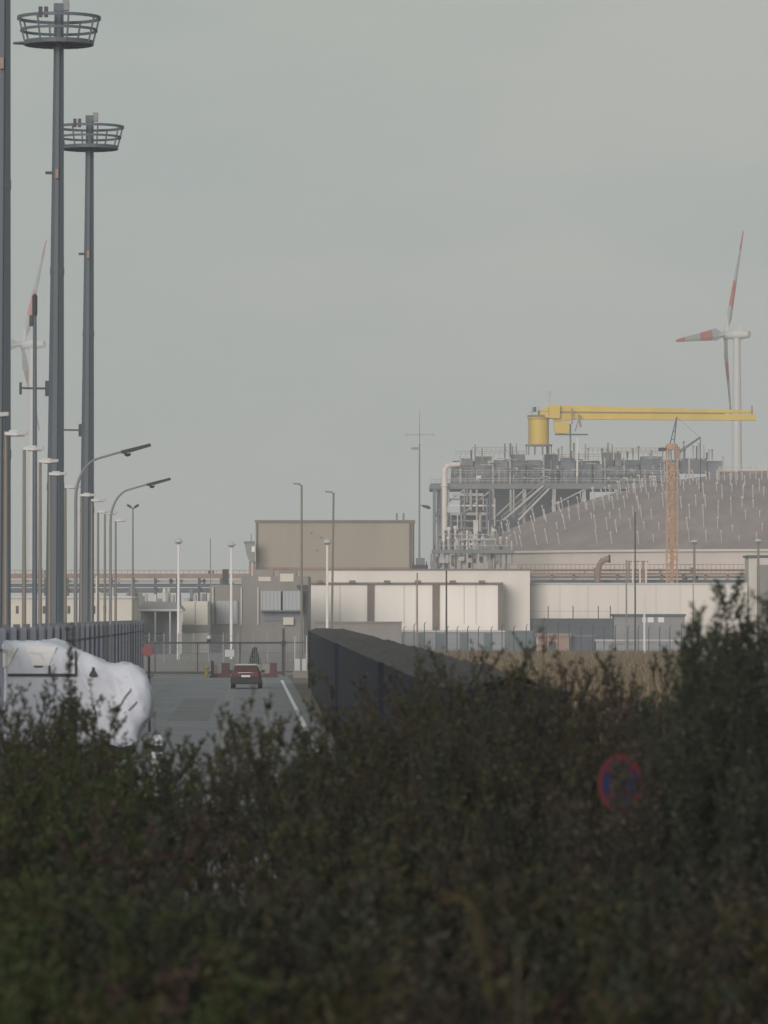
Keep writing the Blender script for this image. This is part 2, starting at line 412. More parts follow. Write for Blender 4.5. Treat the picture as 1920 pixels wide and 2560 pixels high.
def pole_lamp(px, ytop, d, lab, side=-1, w=.10, matk='lamp', head=True, lean=0.0, cat='street lamp', name='street_lamp', grp=None):
    b = P(px, 1541, d); tz = PZ(ytop, d)
    t = thing(name, lab, cat, (b.x, d, 0), grp)
    m = MB(); m.tube((b.x, d, 0), (b.x + lean, d, tz), w, w * .75, 8); m.build('post', M[matk], t)
    if head:
        m = MB(); x = b.x + lean
        m.tube((x, d, tz - .05), (x + side * .35, d, tz + .08), .05, .04, 6)
        m.prism([(x + side * .1, d - .1, tz + .0), (x + side * .55, d - .13, tz + .02), (x + side * .62, d, tz + .08), (x + side * .55, d + .13, tz + .02), (x + side * .1, d + .1, tz)], (0, 0, .12))
        m.build('lamp_head', M['midgrey'], t)
    return t
pole_lamp(754, 1212, 370, 'tall grey lamp pole left of its twin before the beige hall', grp='tall lamp poles before the halls')
pole_lamp(828, 1232, 370, 'tall grey lamp pole right of its twin before the white hall', lean=.18, grp='tall lamp poles before the halls')
pole_lamp(526, 1345, 620, 'thin dark pole rising above the far pipe rack', w=.07, head=False, cat='pole', name='thin_pole')
pole_lamp(1043, 1432, 560, 'thin reddish pole before the white hall, left of the dark column', w=.11, matk='ratebrown', head=False, cat='pole', name='thin_pole')
pole_lamp(1116, 1426, 540, 'dark pole before the white hall between two brown columns', w=.12, matk='dark', head=False, cat='pole', name='thin_pole')
pole_lamp(1588, 1280, 560, 'thin black pole before the tank, left of the orange crane mast', w=.10, matk='dark', head=False, cat='pole', name='thin_pole')
pole_lamp(1566, 1400, 562, 'short grey pole left of the thin black pole', w=.11, matk='midgrey', head=False, cat='pole', name='thin_pole')
pole_lamp(1611, 1490, 580, 'short white pole before the cream wing beside the black pole', w=.15, matk='palepole', head=False, cat='pole', name='thin_pole')
pole_lamp(1733, 1460, 590, 'thin grey pole before the cream wing near the dark bush', w=.08, matk='midgrey', head=False, cat='pole', name='thin_pole')
pole_lamp(241, 1440, 520, 'pale thin pole between the lamp posts, right of the second mast', w=.11, matk='palepole', head=False, cat='pole', name='thin_pole')

# ------------------------------------------------------------------ palisade fence on the left
d0, d1 = 138, 345
t = thing('palisade_fence', 'tall blue grey palisade fence along the left side of the road', 'fence', road(-7.45, d0))
def fz(d): return PZ(1552, d) if d < 330 else PZ(1560, d)
m = MB(); d = d0
rnd = random.Random(3)
while d < d1:
    p = road(-7.45, d); h = 3.95 + rnd.uniform(-.03, .03)
    m.prism([(p.x - .035, d, .1), (p.x + .035, d, .1), (p.x + .035, d, h - .08), (p.x, d, h), (p.x - .035, d, h - .08)], (0, .02, 0))
    d += .36
m.build('pales', M['fence'], t)
for z in (.6, 3.3):
    m = MB(); m.bar(road(-7.45, d0, z), road(-7.45, d1, z), .05, .06); m.build('rail', M['fence'], t)
for i in range(30):
    d = d0 + i * (d1 - d0) / 29; p = road(-7.52, d)
    m = MB(); m.box((p.x - .02, d, 0), (p.x + .2, d + .1, 4.05)); m.build('post', M['fencepost'], t)

# ------------------------------------------------------------------ gate, boom, signs at the gate
GD = 362
t = thing('sliding_gate', 'wide grey barred gate across the end of the road', 'gate', (PX(500, GD), GD, 0))
a, b = PX(282, GD), PX(706, GD); zt = PZ(1607, GD)
m = MB(); m.bar((a, GD, zt), (b, GD, zt), .09, .14); m.bar((a, GD, .22), (b, GD, .22), .1, .2)
for x in np.linspace(a, b, 5): m.bar((x, GD, .12), (x, GD, zt), .09)
m.build('frame', M['dark'], t)
m = MB(); x = a + .1
while x < b: m.bar((x, GD + .03, .3), (x, GD + .03, zt - .05), .028); x += .14
m.build('bars', M['bluegrey'], t)
m = MB(); q = P(522, 1607, GD); m.lathe((q.x, GD, zt + .07), [(.2, 0), (.14, .06), (.14, .2)], 10); m.build('beacon_base', M['dark'], t)
m = MB(); m.lathe((q.x, GD, zt + .28), [(.16, 0), (.17, .12), (.1, .24), (.02, .26)], 10); m.build('beacon', M['lamphead'], t)
for px, yt, lab in ((332, 1590, 'dark gate post at the left below the twin lamp'), (709, 1571, 'dark gate post with a black cap at the right end of the gate')):
    p = thing('gate_post', lab, 'post', (PX(px, GD), GD - .25, 0), 'gate posts')
    m = MB(); z = PZ(yt, GD); m.box((PX(px, GD) - .09, GD - .34, 0), (PX(px, GD) + .09, GD - .16, z)); m.build('shaft', M['dark'], p)
    m = MB(); m.box((PX(px, GD) - .15, GD - .4, PZ(1614, GD)), (PX(px, GD) + .15, GD - .1, PZ(1602, GD))); m.build('collar', M['postblack'], p)
# fence stub right of the gate
t = thing('barred_fence', 'short barred fence between gate post and dark screen wall', 'fence', (PX(740, GD), GD, 0))
a, b = PX(714, GD), PX(775, GD)
m = MB(); x = a
while x < b: m.bar((x, GD, .1), (x, GD, 2.6), .03); x += .14
m.build('bars', M['bluegrey'], t)
m = MB(); m.bar((a, GD, 2.4), (b, GD, 2.4), .07); m.bar((a, GD, .3), (b, GD, .3), .07); m.build('rail', M['dark'], t)
# sign on gate
m = MB(); p = P(574, 1633, GD); m.box((p.x - .34, GD - .09, p.z - .25), (p.x + .34, GD - .065, p.z + .25))
tag(m.build('gate_sign', M['lamphead'], loc=(p.x, GD - .08, p.z)), 'small blank white board hanging on the barred gate', 'sign')
# road barrier blocks and boom at the gate foot
def barrier(px0, px1, d, lab):
    t = thing('road_barrier', lab, 'barrier', (PX((px0 + px1) / 2, d), d, 0), 'red and white barriers at the gate')
    a, b = PX(px0, d), PX(px1, d)
    m = MB(); m.prism([(a, d - .25, .0), (a, d + .25, 0), (a, d + .1, .28), (a, d - .1, .28)], (b - a, 0, 0)); m.build('foot', M['barred'], t)
    n = max(2, int((b - a) / .55))
    for i in range(n):
        x0 = a + (b - a) * i / n; x1 = a + (b - a) * (i + 1) / n - .04
        m = MB(); m.box((x0, d - .07, .28), (x1, d + .07, .95 + .08 * (i % 2))); m.build('block', M['barrpale'] if i % 2 == 0 else M['barred'], t)
barrier(532, 576, 352, 'red and white plastic barrier left of the parked red car')
barrier(656, 694, 352, 'red and white plastic barrier right of the parked red car')
t = thing('utility_cabinet', 'pair of pale cabinets beside the dark screen wall end', 'cabinet', (PX(752, 350), 350, 0))
for x0, x1 in ((737, 750), (755, 767)):
    m = MB(); pbox(m, x0, 1647, x1, 1678, 350, .4); m.build('door', M['lamphead'], t)
m = MB(); pbox(m, 733, 1677, 771, 1690, 350, .5, 0); m.build('plinth', M['concrete'], t)
for x in (737, 766):
    m = MB(); m.bar((PX(x, 350), 350.2, 0), (PX(x, 350), 350.2, PZ(1590, 350)), .06); m.build('post', M['lamphead'], t)
m = MB(); m.lathe((PX(516, 350), 350, 0), [(.14, 0), (.14, .62), (.2, .66), (.2, .74), (.1, .86), (.02, .9)], 12)
tag(m.build('bollard', M['yel'], loc=(PX(516, 350), 350, 0), smooth=True), 'yellow hydrant like bollard at the foot of the gate', 'bollard')
t = thing('bollard', 'dark upright bollard beside the yellow one at the gate', 'bollard', (PX(531, 351), 351, 0))
m = MB(); m.lathe((PX(531, 351), 351, 0), [(.22, 0), (.2, .12), (.1, .2), (.1, 1.15), (.02, 1.22)], 10); m.build('shaft', M['dark'], t)
m = MB(); m.ring((PX(531, 351), 351, .8), .105, .02, .15, 12); m.build('band', M['signred'], t)
# small conifer behind the gate
t = thing('small_conifer', 'small dark conifer behind the gate above the red car', 'tree', (PX(637, 378), 378, 0))
m = MB(); m.tube((PX(637, 378), 378, 0), (PX(637, 378), 378, 1.2), .05, .02, 6); m.build('trunk', M['bark'], t)
m = MB(); rnd = random.Random(9); cx = PX(637, 378)
for i in range(900):
    h = rnd.random(); z = .75 + h * 1.25; r = (.42 * (1 - h) + .03) * rnd.uniform(.5, 1); a = rnd.uniform(0, 6.28)
    p = Vector((cx + math.cos(a) * r, 378 + math.sin(a) * r, z)); e = Vector((math.cos(a), math.sin(a), -.4)) * .16; w = Vector((-math.sin(a), math.cos(a), .3)) * .05
    m.add([p, p + e * .5 + w, p + e, p + e * .5 - w], [(0, 1, 2, 3)])
m.build('crown', M['conifer'], t)

# ------------------------------------------------------------------ long screen wall on the right of the road
WD = [(321, 3.75, 6.3), (260, 3.4, 5.75), (200, 3.1, 5.2), (150, 2.85, 4.7), (110, 2.64, 4.35), (80, 2.5, 4.05), (62, 2.46, 3.95)]
t = thing('screen_wall', 'long dark navy mesh clad wall running along the right of the road', 'wall', road(3.75, 321))
side = MB(); v = []
for d, ui, uo in WD: v += [road(ui, d, 0), road(ui, d, 3.38)]
n = len(WD)
side.add(v, [(2*i, 2*i+1, 2*i+3, 2*i+2) for i in range(n-1)])
side.add([road(3.75, 321, 0), road(6.3, 321, 0), road(6.3, 321, 3.38), road(3.75, 321, 3.38)], [(0, 1, 2, 3)])
v = []
for d, ui, uo in WD: v += [road(uo, d, 0), road(uo, d, 3.3)]
side.add(v, [(2*i, 2*i+1, 2*i+3, 2*i+2) for i in range(n-1)])
d, ui, uo = WD[-1]; side.add([road(ui, d, 0), road(uo, d, 0), road(uo, d, 3.38), road(ui, d, 3.38)], [(0, 1, 2, 3)])
side.build('mesh_cladding', M['screen'], t)
rnd = random.Random(11); cap = MB(); rows = []
dd = 321.0
while dd > 62:
    for i in range(n - 1):
        if WD[i+1][0] <= dd <= WD[i][0]:
            f = (dd - WD[i+1][0]) / (WD[i][0] - WD[i+1][0]); ui = WD[i+1][1] + f * (WD[i][1] - WD[i+1][1]); uo = WD[i+1][2] + f * (WD[i][2] - WD[i+1][2])
    rows.append([road(ui + (uo - ui) * j / 6, dd, 3.37 + (rnd.uniform(-.01, .03) if j in (0, 6) else .03 + rnd.uniform(-.04, .16))) for j in range(7)])
    dd -= 1.5
vs = [p for r in rows for p in r]
cap.add(vs, [(i*7+j, i*7+j+1, (i+1)*7+j+1, (i+1)*7+j) for i in range(len(rows)-1) for j in range(6)])
cap.build('rubble_top', M['heap'], t, smooth=True)
for i in range(3):
    d = (300, 165, 96)[i]
    for j in range(n - 1):
        if WD[j+1][0] <= d <= WD[j][0]:
            q = (d - WD[j+1][0]) / (WD[j][0] - WD[j+1][0]); ui = WD[j+1][1] + q * (WD[j][1] - WD[j+1][1])
    p = road(ui - .06, d); m = MB(); m.box((p.x - .05, d, 0), (p.x + .05, d + .1, 3.42)); m.build('post', M['screen'], t)

# ------------------------------------------------------------------ red car, seen from behind
CD = 297
cx = PX(614.5, CD)
t = thing('parked_car', 'dark red hatchback seen from behind, parked before the gate', 'car', (cx, CD, 0))
def sect(y, prof): return [(cx + x, CD + y, z) for x, z in prof]
def hull(mb, sections):
    n = len(sections[0]); vs = [p for s in sections for p in s]; fs = []
    for i in range(len(sections) - 1):
        for k in range(n): fs.append((i*n+k, i*n+(k+1) % n, (i+1)*n+(k+1) % n, (i+1)*n+k))
    fs.append(tuple(range(n))); m = (len(sections)-1)*n; fs.append(tuple(range(m+n-1, m-1, -1)))
    return mb.add(vs, fs)
def low(w, zb, zt): return [(-w*.93, zb), (w*.93, zb), (w, zb+.12), (w, zt-.14), (w*.95, zt), (-w*.95, zt), (-w, zt-.14), (-w, zb+.12)]
m = MB(); hull(m, [sect(0.0, low(.80, .42, .92)), sect(.12, low(.88, .34, .95)), sect(.9, low(.9, .30, .97)), sect(2.9, low(.9, .30, .95)), sect(3.7, low(.86, .32, .80)), sect(4.05, low(.76, .38, .66))])
body = m.build('body', M['carred'], t, smooth=True)
def cab(wb, wt, zb, zt): return [(-wb, zb), (wb, zb), (wt+.02, zt-.06), (wt-.08, zt), (-wt+.08, zt), (-wt-.02, zt-.06)]
m = MB(); hull(m, [sect(.10, cab(.80, .74, .93, 1.0)), sect(.42, cab(.84, .66, .93, 1.42)), sect(1.6, cab(.85, .66, .93, 1.47)), sect(2.2, cab(.85, .66, .93, 1.43)), sect(3.0, cab(.82, .76, .92, .97))])
m.build('cabin', M['carred'], t, smooth=True)
m = MB(); m.add([(cx-.66, CD+.13, 1.02), (cx+.66, CD+.13, 1.02), (cx+.58, CD+.385, 1.35), (cx-.58, CD+.385, 1.35)], [(0, 1, 2, 3)]); m.build('rear_window', M['window'], t)
m = MB(); m.box((cx-.6, CD+.36, 1.39), (cx+.6, CD+.6, 1.45)); m.build('roof_sheen', M['lamphead'], t)  # pale strip on the roof edge, stands in for reflected sky
m = MB(); m.box((cx-.90, CD-.07, .28), (cx+.90, CD+.15, .72)); m.build('bumper', M['postblack'], t, bevel=.05)
for s in (-1, 1):
    m = MB(); m.box((cx+s*.62-.15, CD-.02, .76), (cx+s*.62+.15, CD+.08, .98)); m.build('tail_light', M['lens'], t, bevel=.03)
    m = MB(); m.box((cx+s*.98-.1, CD+2.05, .95), (cx+s*.98+.1, CD+2.2, 1.1)); m.bar((cx+s*.82, CD+2.1, .97), (cx+s*.98, CD+2.1, 1.0), .05); m.build('mirror', M['dark'], t)
    m = MB(); m.add([(cx+s*.855, CD+.5, .99), (cx+s*.855, CD+2.6, .99), (cx+s*.70, CD+2.1, 1.36), (cx+s*.70, CD+.6, 1.36)], [(0, 1, 2, 3)]); m.build('side_window', M['window'], t)
    for y in (.75, 3.25):
        m = MB(); m.tube((cx+s*.70, CD+y, .32), (cx+s*.90, CD+y, .32), .32, .32, 20); w = m.build('wheel', M['tyre'], t)
        m = MB(); m.tube((cx+s*.89, CD+y, .32), (cx+s*.915, CD+y, .32), .19, .19, 14); m.build('rim', M['rim'], w)
m = MB(); m.box((cx-.26, CD-.09, .70), (cx+.26, CD-.072, .81)); m.build('number_plate', M['plate'], t)
m = MB(); m.box((cx-.3, CD-.055, .68), (cx+.3, CD-.02, .86)); m.build('plate_recess', M['dark'], t)

# ------------------------------------------------------------------ white vehicle behind the bushes
VD = 150
t = thing('white_vehicle', 'big white sheeted vehicle with a sloping rounded nose, half hidden by the left bushes', 'vehicle', (PX(180, VD), VD, 0))
prof = [(-160, 1640), (-120, 1622), (-40, 1612), (20, 1608), (60, 1605), (128, 1605), (150, 1610), (196, 1626), (232, 1642), (268, 1661), (284, 1662), (304, 1658), (326, 1661), (340, 1668), (349, 1680), (361, 1696), (371, 1725), (375, 1762), (368, 1792), (352, 1815), (342, 1840), (336, 1870), (-160, 1870)]
W = 2.3
bm = bmesh.new()
o0 = Vector((PX(180, VD), VD, 0))
vf = [bm.verts.new(P(x, y, VD) - o0) for x, y in prof]
vb = [bm.verts.new(P(x, y, VD) - o0 + Vector((0, W, 0))) for x, y in prof]
n = len(prof); ff = bm.faces.new(vf); fb = bm.faces.new(vb[::-1])
for i in range(n): bm.faces.new((vf[i], vb[i], vb[(i+1) % n], vf[(i+1) % n]))
bmesh.ops.recalc_face_normals(bm, faces=bm.faces)
bmesh.ops.bevel(bm, geom=list(ff.edges) + list(fb.edges), offset=.34, offset_type='OFFSET', segments=5, profile=.5, affect='EDGES', clamp_overlap=True)
bmesh.ops.triangulate(bm, faces=bm.faces[:])
for _ in range(4):
    bmesh.ops.subdivide_edges(bm, edges=[e for e in bm.edges if e.calc_length() > .22], cuts=1)
    bmesh.ops.triangulate(bm, faces=[f for f in bm.faces if len(f.verts) > 3])
from mathutils import noise as mnoise
bm.normal_update()
for v in bm.verts:
    q = v.co; w = mnoise.noise(Vector((q.x * 1.1, q.y, q.z * .8)) + Vector((3, 1, 7))) * .10 + (1 - abs(mnoise.noise(Vector((q.x * 2.2 + q.z * .9, q.y * 1.5, q.z * .7))))) ** 4 * .09
    v.co = q + v.normal * (w - .03)
me = bpy.data.meshes.new('body'); bm.to_mesh(me); bm.free(); me.materials.append(M['white'])
me.polygons.foreach_set('use_smooth', [True] * len(me.polygons)); o = bpy.data.objects.new('body', me); COL.objects.link(o); o.parent = t
def vpoly(pts, dy, th): 
    m = MB(); return m.prism([P(x, y, VD) + Vector((0, -dy, 0)) for x, y in pts], (0, th, 0))
vpoly([(64, 1616), (142, 1617), (122, 1664), (82, 1664)], .045, .06).build('pale_window', M['palepole'], t)  # flat pale panel at the side window
vpoly([(0, 1625), (44, 1618), (22, 1664), (0, 1672)], .045, .06).build('pale_window', M['palepole'], t)
vpoly([(20, 1684), (190, 1684), (190, 1691), (20, 1691)], .09, .1).build('side_rail', M['postblack'], t)
vpoly([(187, 1626), (193, 1628), (193, 1690), (187, 1690)], .08, .08).build('window_pillar', M['dark'], t)
vpoly([(84, 1664), (108, 1664), (106, 1668), (86, 1668)], .07, .05).build('handle', M['postblack'], t)
vpoly([(121, 1664), (126, 1664), (126, 1684), (121, 1684)], .07, .05).build('window_bar', M['dark'], t)
vpoly([(231, 1668), (236, 1668), (237, 1676), (241, 1682), (244, 1688), (241, 1692), (226, 1692), (223, 1688), (226, 1682), (230, 1676)], .12, .14).build('lamp', M['postblack'], t)
def seam(pts, r):
    m = MB(); return m.path([P(x, y, VD) + Vector((0, -.012 + dy, 0)) for x, y, dy in pts], r, r, 5)
seam([(344, 1681, .22), (337, 1694, .12), (330, 1713, .05), (326, 1728, .01), (316, 1738, 0), (305, 1757, 0), (297, 1771, 0)], .035).build('seam', M['midgrey'], t)
seam([(360, 1722, .16), (352, 1741, .07), (341, 1757, .01), (324, 1774, 0), (308, 1785, 0)], .035).build('seam', M['midgrey'], t)
seam([(200, 1678, 0), (216, 1706, 0), (224, 1730, 0), (233, 1752, 0), (243, 1800, 0)], .04).build('seam', M['bluegrey'], t)
for px in (40, 300):
    c = P(px, 1866, VD)
    for y0, y1 in ((.1, .4), (W - .4, W - .1)):
        m = MB(); m.tube((c.x, VD + y0, .42), (c.x, VD + y1, .42), .42, .42, 18); m.build('wheel', M['tyre'], t)

# red sign on post, white bollard
d = 186; p = P(374, 1541, d)
t = thing('road_sign', 'faded red traffic sign on a dark post right of the white vehicle', 'sign', (p.x, d, 0))
m = MB(); m.tube((p.x, d, 0), (p.x - .03, d, PZ(1616, d)), .055, .05, 8); m.build('post', M['postblack'], t)
m = MB(); c = P(369, 1626, d); e = Vector((.85, -.5, 0)).normalized()
n8 = [c + e * .26 * math.cos(R(22.5 + 45 * k)) + Vector((0, 0, .24 * math.sin(R(22.5 + 45 * k)))) for k in range(8)]
m.prism([q + Vector((0, -.07, 0)) for q in n8], Vector((-e.y, e.x, 0)) * .02); m.build('sign_plate', M['signback'], t)
d = 120; p = P(394, 1541, d)
t = thing('bollard', 'white bollard with a dark band at the road edge near the white vehicle', 'bollard', (p.x, d, 0))
m = MB(); m.lathe((p.x, d, 0), [(.15, 0), (.15, 1.0), (.13, 1.05)], 14); m.build('shaft', M['white'], t)
m = MB(); m.lathe((p.x, d, 1.05), [(.12, 0), (.12, .16)], 14); m.build('band', M['dark'], t)
m = MB(); m.lathe((p.x, d, 1.21), [(.14, 0), (.14, .14), (.08, .24), (.02, .26)], 14); m.build('cap', M['white'], t)

# no stopping sign amid the bushes
d = 44; c = P(1550, 1958, d)
t = thing('no_stopping_sign', 'round blue and red no stopping sign among the dark bushes', 'sign', (c.x, d, ground_z(c.x, d)))
e = Vector((.80, .60, 0)); nrm = Vector((.60, -.80, 0)); up = Vector((0, 0, 1))
def disc(r, dy): return [c + nrm * dy + (e * math.cos(2*math.pi*k/32) + up * math.sin(2*math.pi*k/32)) * r for k in range(32)]
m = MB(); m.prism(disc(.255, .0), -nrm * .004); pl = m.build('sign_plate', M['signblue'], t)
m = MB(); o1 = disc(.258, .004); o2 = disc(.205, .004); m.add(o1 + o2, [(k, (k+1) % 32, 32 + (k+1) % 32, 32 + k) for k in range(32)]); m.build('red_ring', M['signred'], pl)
m = MB()
for s in (-1, 1):
    a = (e * s + up).normalized(); b = (e * s - up).normalized()
    q = nrm * (.006 if s > 0 else .009)
    m.add([c + q + a * .21 + b * .025, c + q + a * .21 - b * .025, c + q - a * .21 - b * .025, c + q - a * .21 + b * .025], [(0, 1, 2, 3)])
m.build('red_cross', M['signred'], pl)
px_ = c.x + .02; m = MB(); m.tube((px_, d + .06, ground_z(c.x, d) - .1), (px_, d + .06, c.z + .2), .03, .03, 10); post = m.build('post', M['white'], t)
m = MB(); m.tube((px_, d + .06, c.z - .44), (px_, d + .06, c.z - .36), .032, .032, 10); m.build('black_band', M['postblack'], post)

# ------------------------------------------------------------------ halls and sheds
def wallbox(mb, *a, **k): return pbox(mb, *a, **k)
D = 720
t = thing('beige_hall', 'large windowless beige ribbed hall with a dark roof edge', 'building', (PX(840, D), D, 0))
m = MB(); pbox(m, 639, 1306, 1036, 1500, D, 40, 0); m.build('wall', M['beige'], t)
m = MB(); pbox(m, 637, 1300, 1038, 1306, D - .3, 40.6); m.build('roof_edge', M['beigetrim'], t)
m = MB(); pbox(m, 637, 1418, 1038, 1424, D - .25, .3); m.build('plinth', M['ratebrown'], t)
m = MB()
for x in (1025, 1032): m.tube((PX(x, D), D - .3, 0), (PX(x, D), D - .3, PZ(1308, D)), .13, .13, 8)
m.tube((PX(642, D), D - .2, 0), (PX(642, D), D - .2, PZ(1308, D)), .15, .15, 8)
m.build('downpipe', M['beigetrim'], t)
for x in (992, 1009):
    m = MB(); m.tube((PX(x, D), D + 2, PZ(1304, D)), (PX(x, D), D + 2, PZ(1282, D)), .16, .14, 8); m.build('flue', M['midgrey'], t)
for x, y in ((776, 1330), (790, 1374), (800, 1342)):
    m = MB(); pbox(m, x, y, x + 5, y + 4, D - .12, .11); m.build('vent', M['beigetrim'], t)
D = 715
t = thing('hopper_unit', 'grey hopper with platform hanging on the left of the beige hall', 'industrial unit', (PX(625, D), D, 0))
m = MB(); pbox(m, 610, 1353, 636, 1360, D, 2); m.build('platform', M['bluegrey'], t)
m = MB(); m.prism([P(612, 1360, D), P(636, 1360, D), P(636, 1405, D), P(624, 1405, D), P(616, 1386, D)], (0, 1.6, 0)); m.build('hopper', M['midgrey'], t)
m = MB(); pbox(m, 629, 1366, 637, 1380, D - .2, .2); m.build('panel', M['pipe'], t)
for x in (625, 635):
    m = MB(); m.bar((PX(x, D), D + .8, 0), (PX(x, D), D + .8, PZ(1404, D)), .35); m.build('leg', M['ratebrown'], t)
m = MB(); m.bar((PX(628, D), D, PZ(1353, D)), (PX(628, D), D, PZ(1335, D)), .15); m.build('vent_pipe', M['ratebrown'], t)

D = 640
t = thing('white_hall', 'long cream white hall with brown columns and loading bays', 'building', (PX(1000, D), D, 0))
m = MB(); pbox(m, 815, 1425, 1325, 1600, D + 6, 30, 0); m.build('upper_wall', M['cream'], t)
m = MB(); pbox(m, 772, 1461, 1256, 1600, D, 5.99, 0); m.build('front_wall', M['creamrib'], t)
m = MB(); pbox(m, 771, 1456, 1258, 1461, D - .5, 6.4); m.build('canopy', M['beigetrim'], t)
m = MB(); pbox(m, 814, 1422, 1326, 1426, D + 5.8, 30.4); m.build('roof_edge', M['beigetrim'], t)
for x0, x1 in ((918, 935), (1081, 1098), (1245, 1257)):
    m = MB(); pbox(m, x0, 1461, x1, 1600, D - .4, .398, 0); m.build('column', M['brown'], t)
for x in (800, 881, 968, 1045, 1132, 1205):
    m = MB(); pbox(m, x - 8, 1451, x + 8, 1458, D - .9, .39); m.build('bay_lamp', M['brown'], t)
for x in (850, 1010, 1040, 1160, 1190):
    m = MB(); pbox(m, x - 1, 1463, x + 1, 1560, D - .06, .055); m.build('joint', M['palewall'], t)
m = MB(); pbox(m, 940, 1580, 1262, 1600, D - 6, 4, 0); m.build('dock', M['cabin'], t)
m = MB(); pbox(m, 940, 1576, 1263, 1580, D - 6.2, 4.4); m.build('dock_edge', M['palewall'], t)
for x in (985, 1040, 1090, 1150, 1210):
    m = MB(); pbox(m, x, 1583, x + 22, 1625, D - 6.06, .058); m.build('dock_door', M[('teal', 'bluegrey', 'palewall', 'teal', 'panel')[x % 5]], t)
D = 652
t = thing('cream_wing', 'lower cream wing right of the white hall, behind the orange crane', 'building', (PX(1600, D), D, 0))
m = MB(); pbox(m, 1326.5, 1461, 1868, 1600, D, 22, 0); m.build('wall', M['cream'], t)
m = MB(); pbox(m, 1326.5, 1457, 1869, 1461, D - .2, 22.3); m.build('roof_edge', M['lamphead'], t)
m = MB(); pbox(m, 1264, 1546, 1545, 1600, D - 5, 4.6, 0); m.build('plinth', M['platdark'], t)
for x in (1400, 1470, 1545, 1640, 1700, 1790):
    m = MB(); pbox(m, x - .8, 1463, x + .8, 1545, D - .05, .045); m.build('joint', M['palewall'], t)
for x in (1310, 1370, 1432, 1495, 1525):
    m = MB(); m.bar((PX(x, D - 4), D - 4.9, PZ(1546, D)), (PX(x, D - 4), D - 4.9, PZ(1515, D)), .12); m.build('railing_post', M['dark'], t)
m = MB(); m.bar((PX(1305, D - 4), D - 4.9, PZ(1528, D)), (PX(1530, D - 4), D - 4.9, PZ(1528, D)), .04); m.build('railing', M['midgrey'], t)

D = 600
t = thing('grey_warehouse', 'grey concrete warehouse with pale blue panels and roof boxes', 'building', (PX(650, D), D, 0))
m = MB(); pbox(m, 603, 1440, 770, 1600, D + 1, 24, 0); m.build('wall', M['concrete'], t)
m = MB(); pbox(m, 525, 1462, 602.7, 1600, D + 1.2, 18, 0); m.build('wall', M['concrete'], t)
for x0, y0, x1, y1 in ((640, 1424, 684, 1440), (696, 1426, 742, 1440)):
    m = MB(); pbox(m, x0, y0, x1, y1, D + 4, 4); m.build('roof_box', M['concrete'], t)
for x0, y0, x1, y1 in ((646, 1442, 677, 1453), (700, 1434, 734, 1454)):
    m = MB(); pbox(m, x0, y0, x1, y1, D + .88, .11); m.build('window', M['palewall'], t)
for x0, x1 in ((652, 702), (707, 757)):
    m = MB(); pbox(m, x0, 1477, x1, 1525, D - 1.2, 2.0); m.build('cladding_panel', M['panel'], t)
m = MB(); pbox(m, 650, 1525.5, 759, 1528.5, D - 1.25, 2.2); m.build('panel_sill', M['bluegrey'], t)
m = MB(); pbox(m, 660, 1532, 752, 1552, D + .8, .18); m.build('under_panel_shade', M['bluegrey'], t)  # dark slab on the wall, stands for shade in the recess below the panels
m = MB(); pbox(m, 760, 1477, 771, 1600, D + .4, .59, 0); m.build('dark_column', M['dark'], t)
m = MB(); pbox(m, 541, 1502, 594, 1560, D + .9, .28); m.build('roller_door', M['panel'], t)
for x in (532, 603, 645):
    m = MB(); pbox(m, x - 1.6, 1468, x + 1.6, 1562, D + .7, .25); m.build('downpipe', M['lamphead'], t)
m = MB(); pbox(m, 556, 1423, 571, 1461.8, D + 6, 1); m.build('chimney', M['dark'], t)
m = MB(); pbox(m, 708, 1543, 734, 1562, D + .3, .4); m.build('door', M['palewall'], t)
m = MB(); pbox(m, 742, 1462, 768, 1470, D - .6, 1.2); m.build('wall_lamp', M['dark'], t)
D = 590
t = thing('pale_shed', 'pale grey block with double door left of the grey warehouse', 'building', (PX(488, D), D, 0))
m = MB(); pbox(m, 457, 1503, 519, 1625, D, 10, 0); m.build('wall', M['palewall'], t)
m = MB(); pbox(m, 487, 1505, 489, 1560, D - .05, .045); m.build('joint', M['midgrey'], t)
m = MB(); pbox(m, 455, 1562, 521, 1580, D - .2, .19); m.build('plinth', M['concrete'], t)
D = 560
t = thing('low_white_building', 'long low white building seen between the masts at left', 'building', (PX(160, D), D, 0))
m = MB(); pbox(m, 22, 1496, 334, 1600, D, 9, 0); m.build('wall', M['palewall'], t)
m = MB(); pbox(m, 20, 1490, 336, 1496, D - .3, 9.6); m.build('roof', M['lamphead'], t)
for x in (43, 110, 172, 236, 262):
    m = MB(); pbox(m, x - 3.5, 1515, x + 3.5, 1534, D - .05, .045); m.build('window', M['window'], t)
D = 575
t = thing('open_shed', 'low shed with grey sloping roof and a dark open front', 'building', (PX(390, D), D, 0))
m = MB(); m.prism([P(338, 1522, D), P(362, 1503, D), P(440, 1505, D), P(456, 1522, D)], (0, 8, 0)); m.build('roof', M['shedroof'], t)
m = MB(); pbox(m, 345, 1522.5, 456, 1528, D - .3, 8.4); m.build('fascia', M['lamphead'], t)
m = MB(); pbox(m, 349, 1528.2, 452, 1600, D + 5, 3, 0); m.build('back_wall', M['bluegrey'], t)
for x in (350, 388, 425, 452):
    m = MB(); pbox(m, x - 2, 1528.2, x + 2, 1600, D, .3, 0); m.build('post', M['palewall'], t)
D = 620
m = MB(); pbox(m, 789, 1557, 1004, 1600, D - 20, 12, 0); pbox(m, 786, 1554, 1006, 1557, D - 20.3, 12.6)
tag(m.build('grey_shed', M['concrete'], loc=(PX(900, D - 20), D - 20, 0)), 'plain grey concrete block in front of the white hall, behind the dark wall', 'shed')

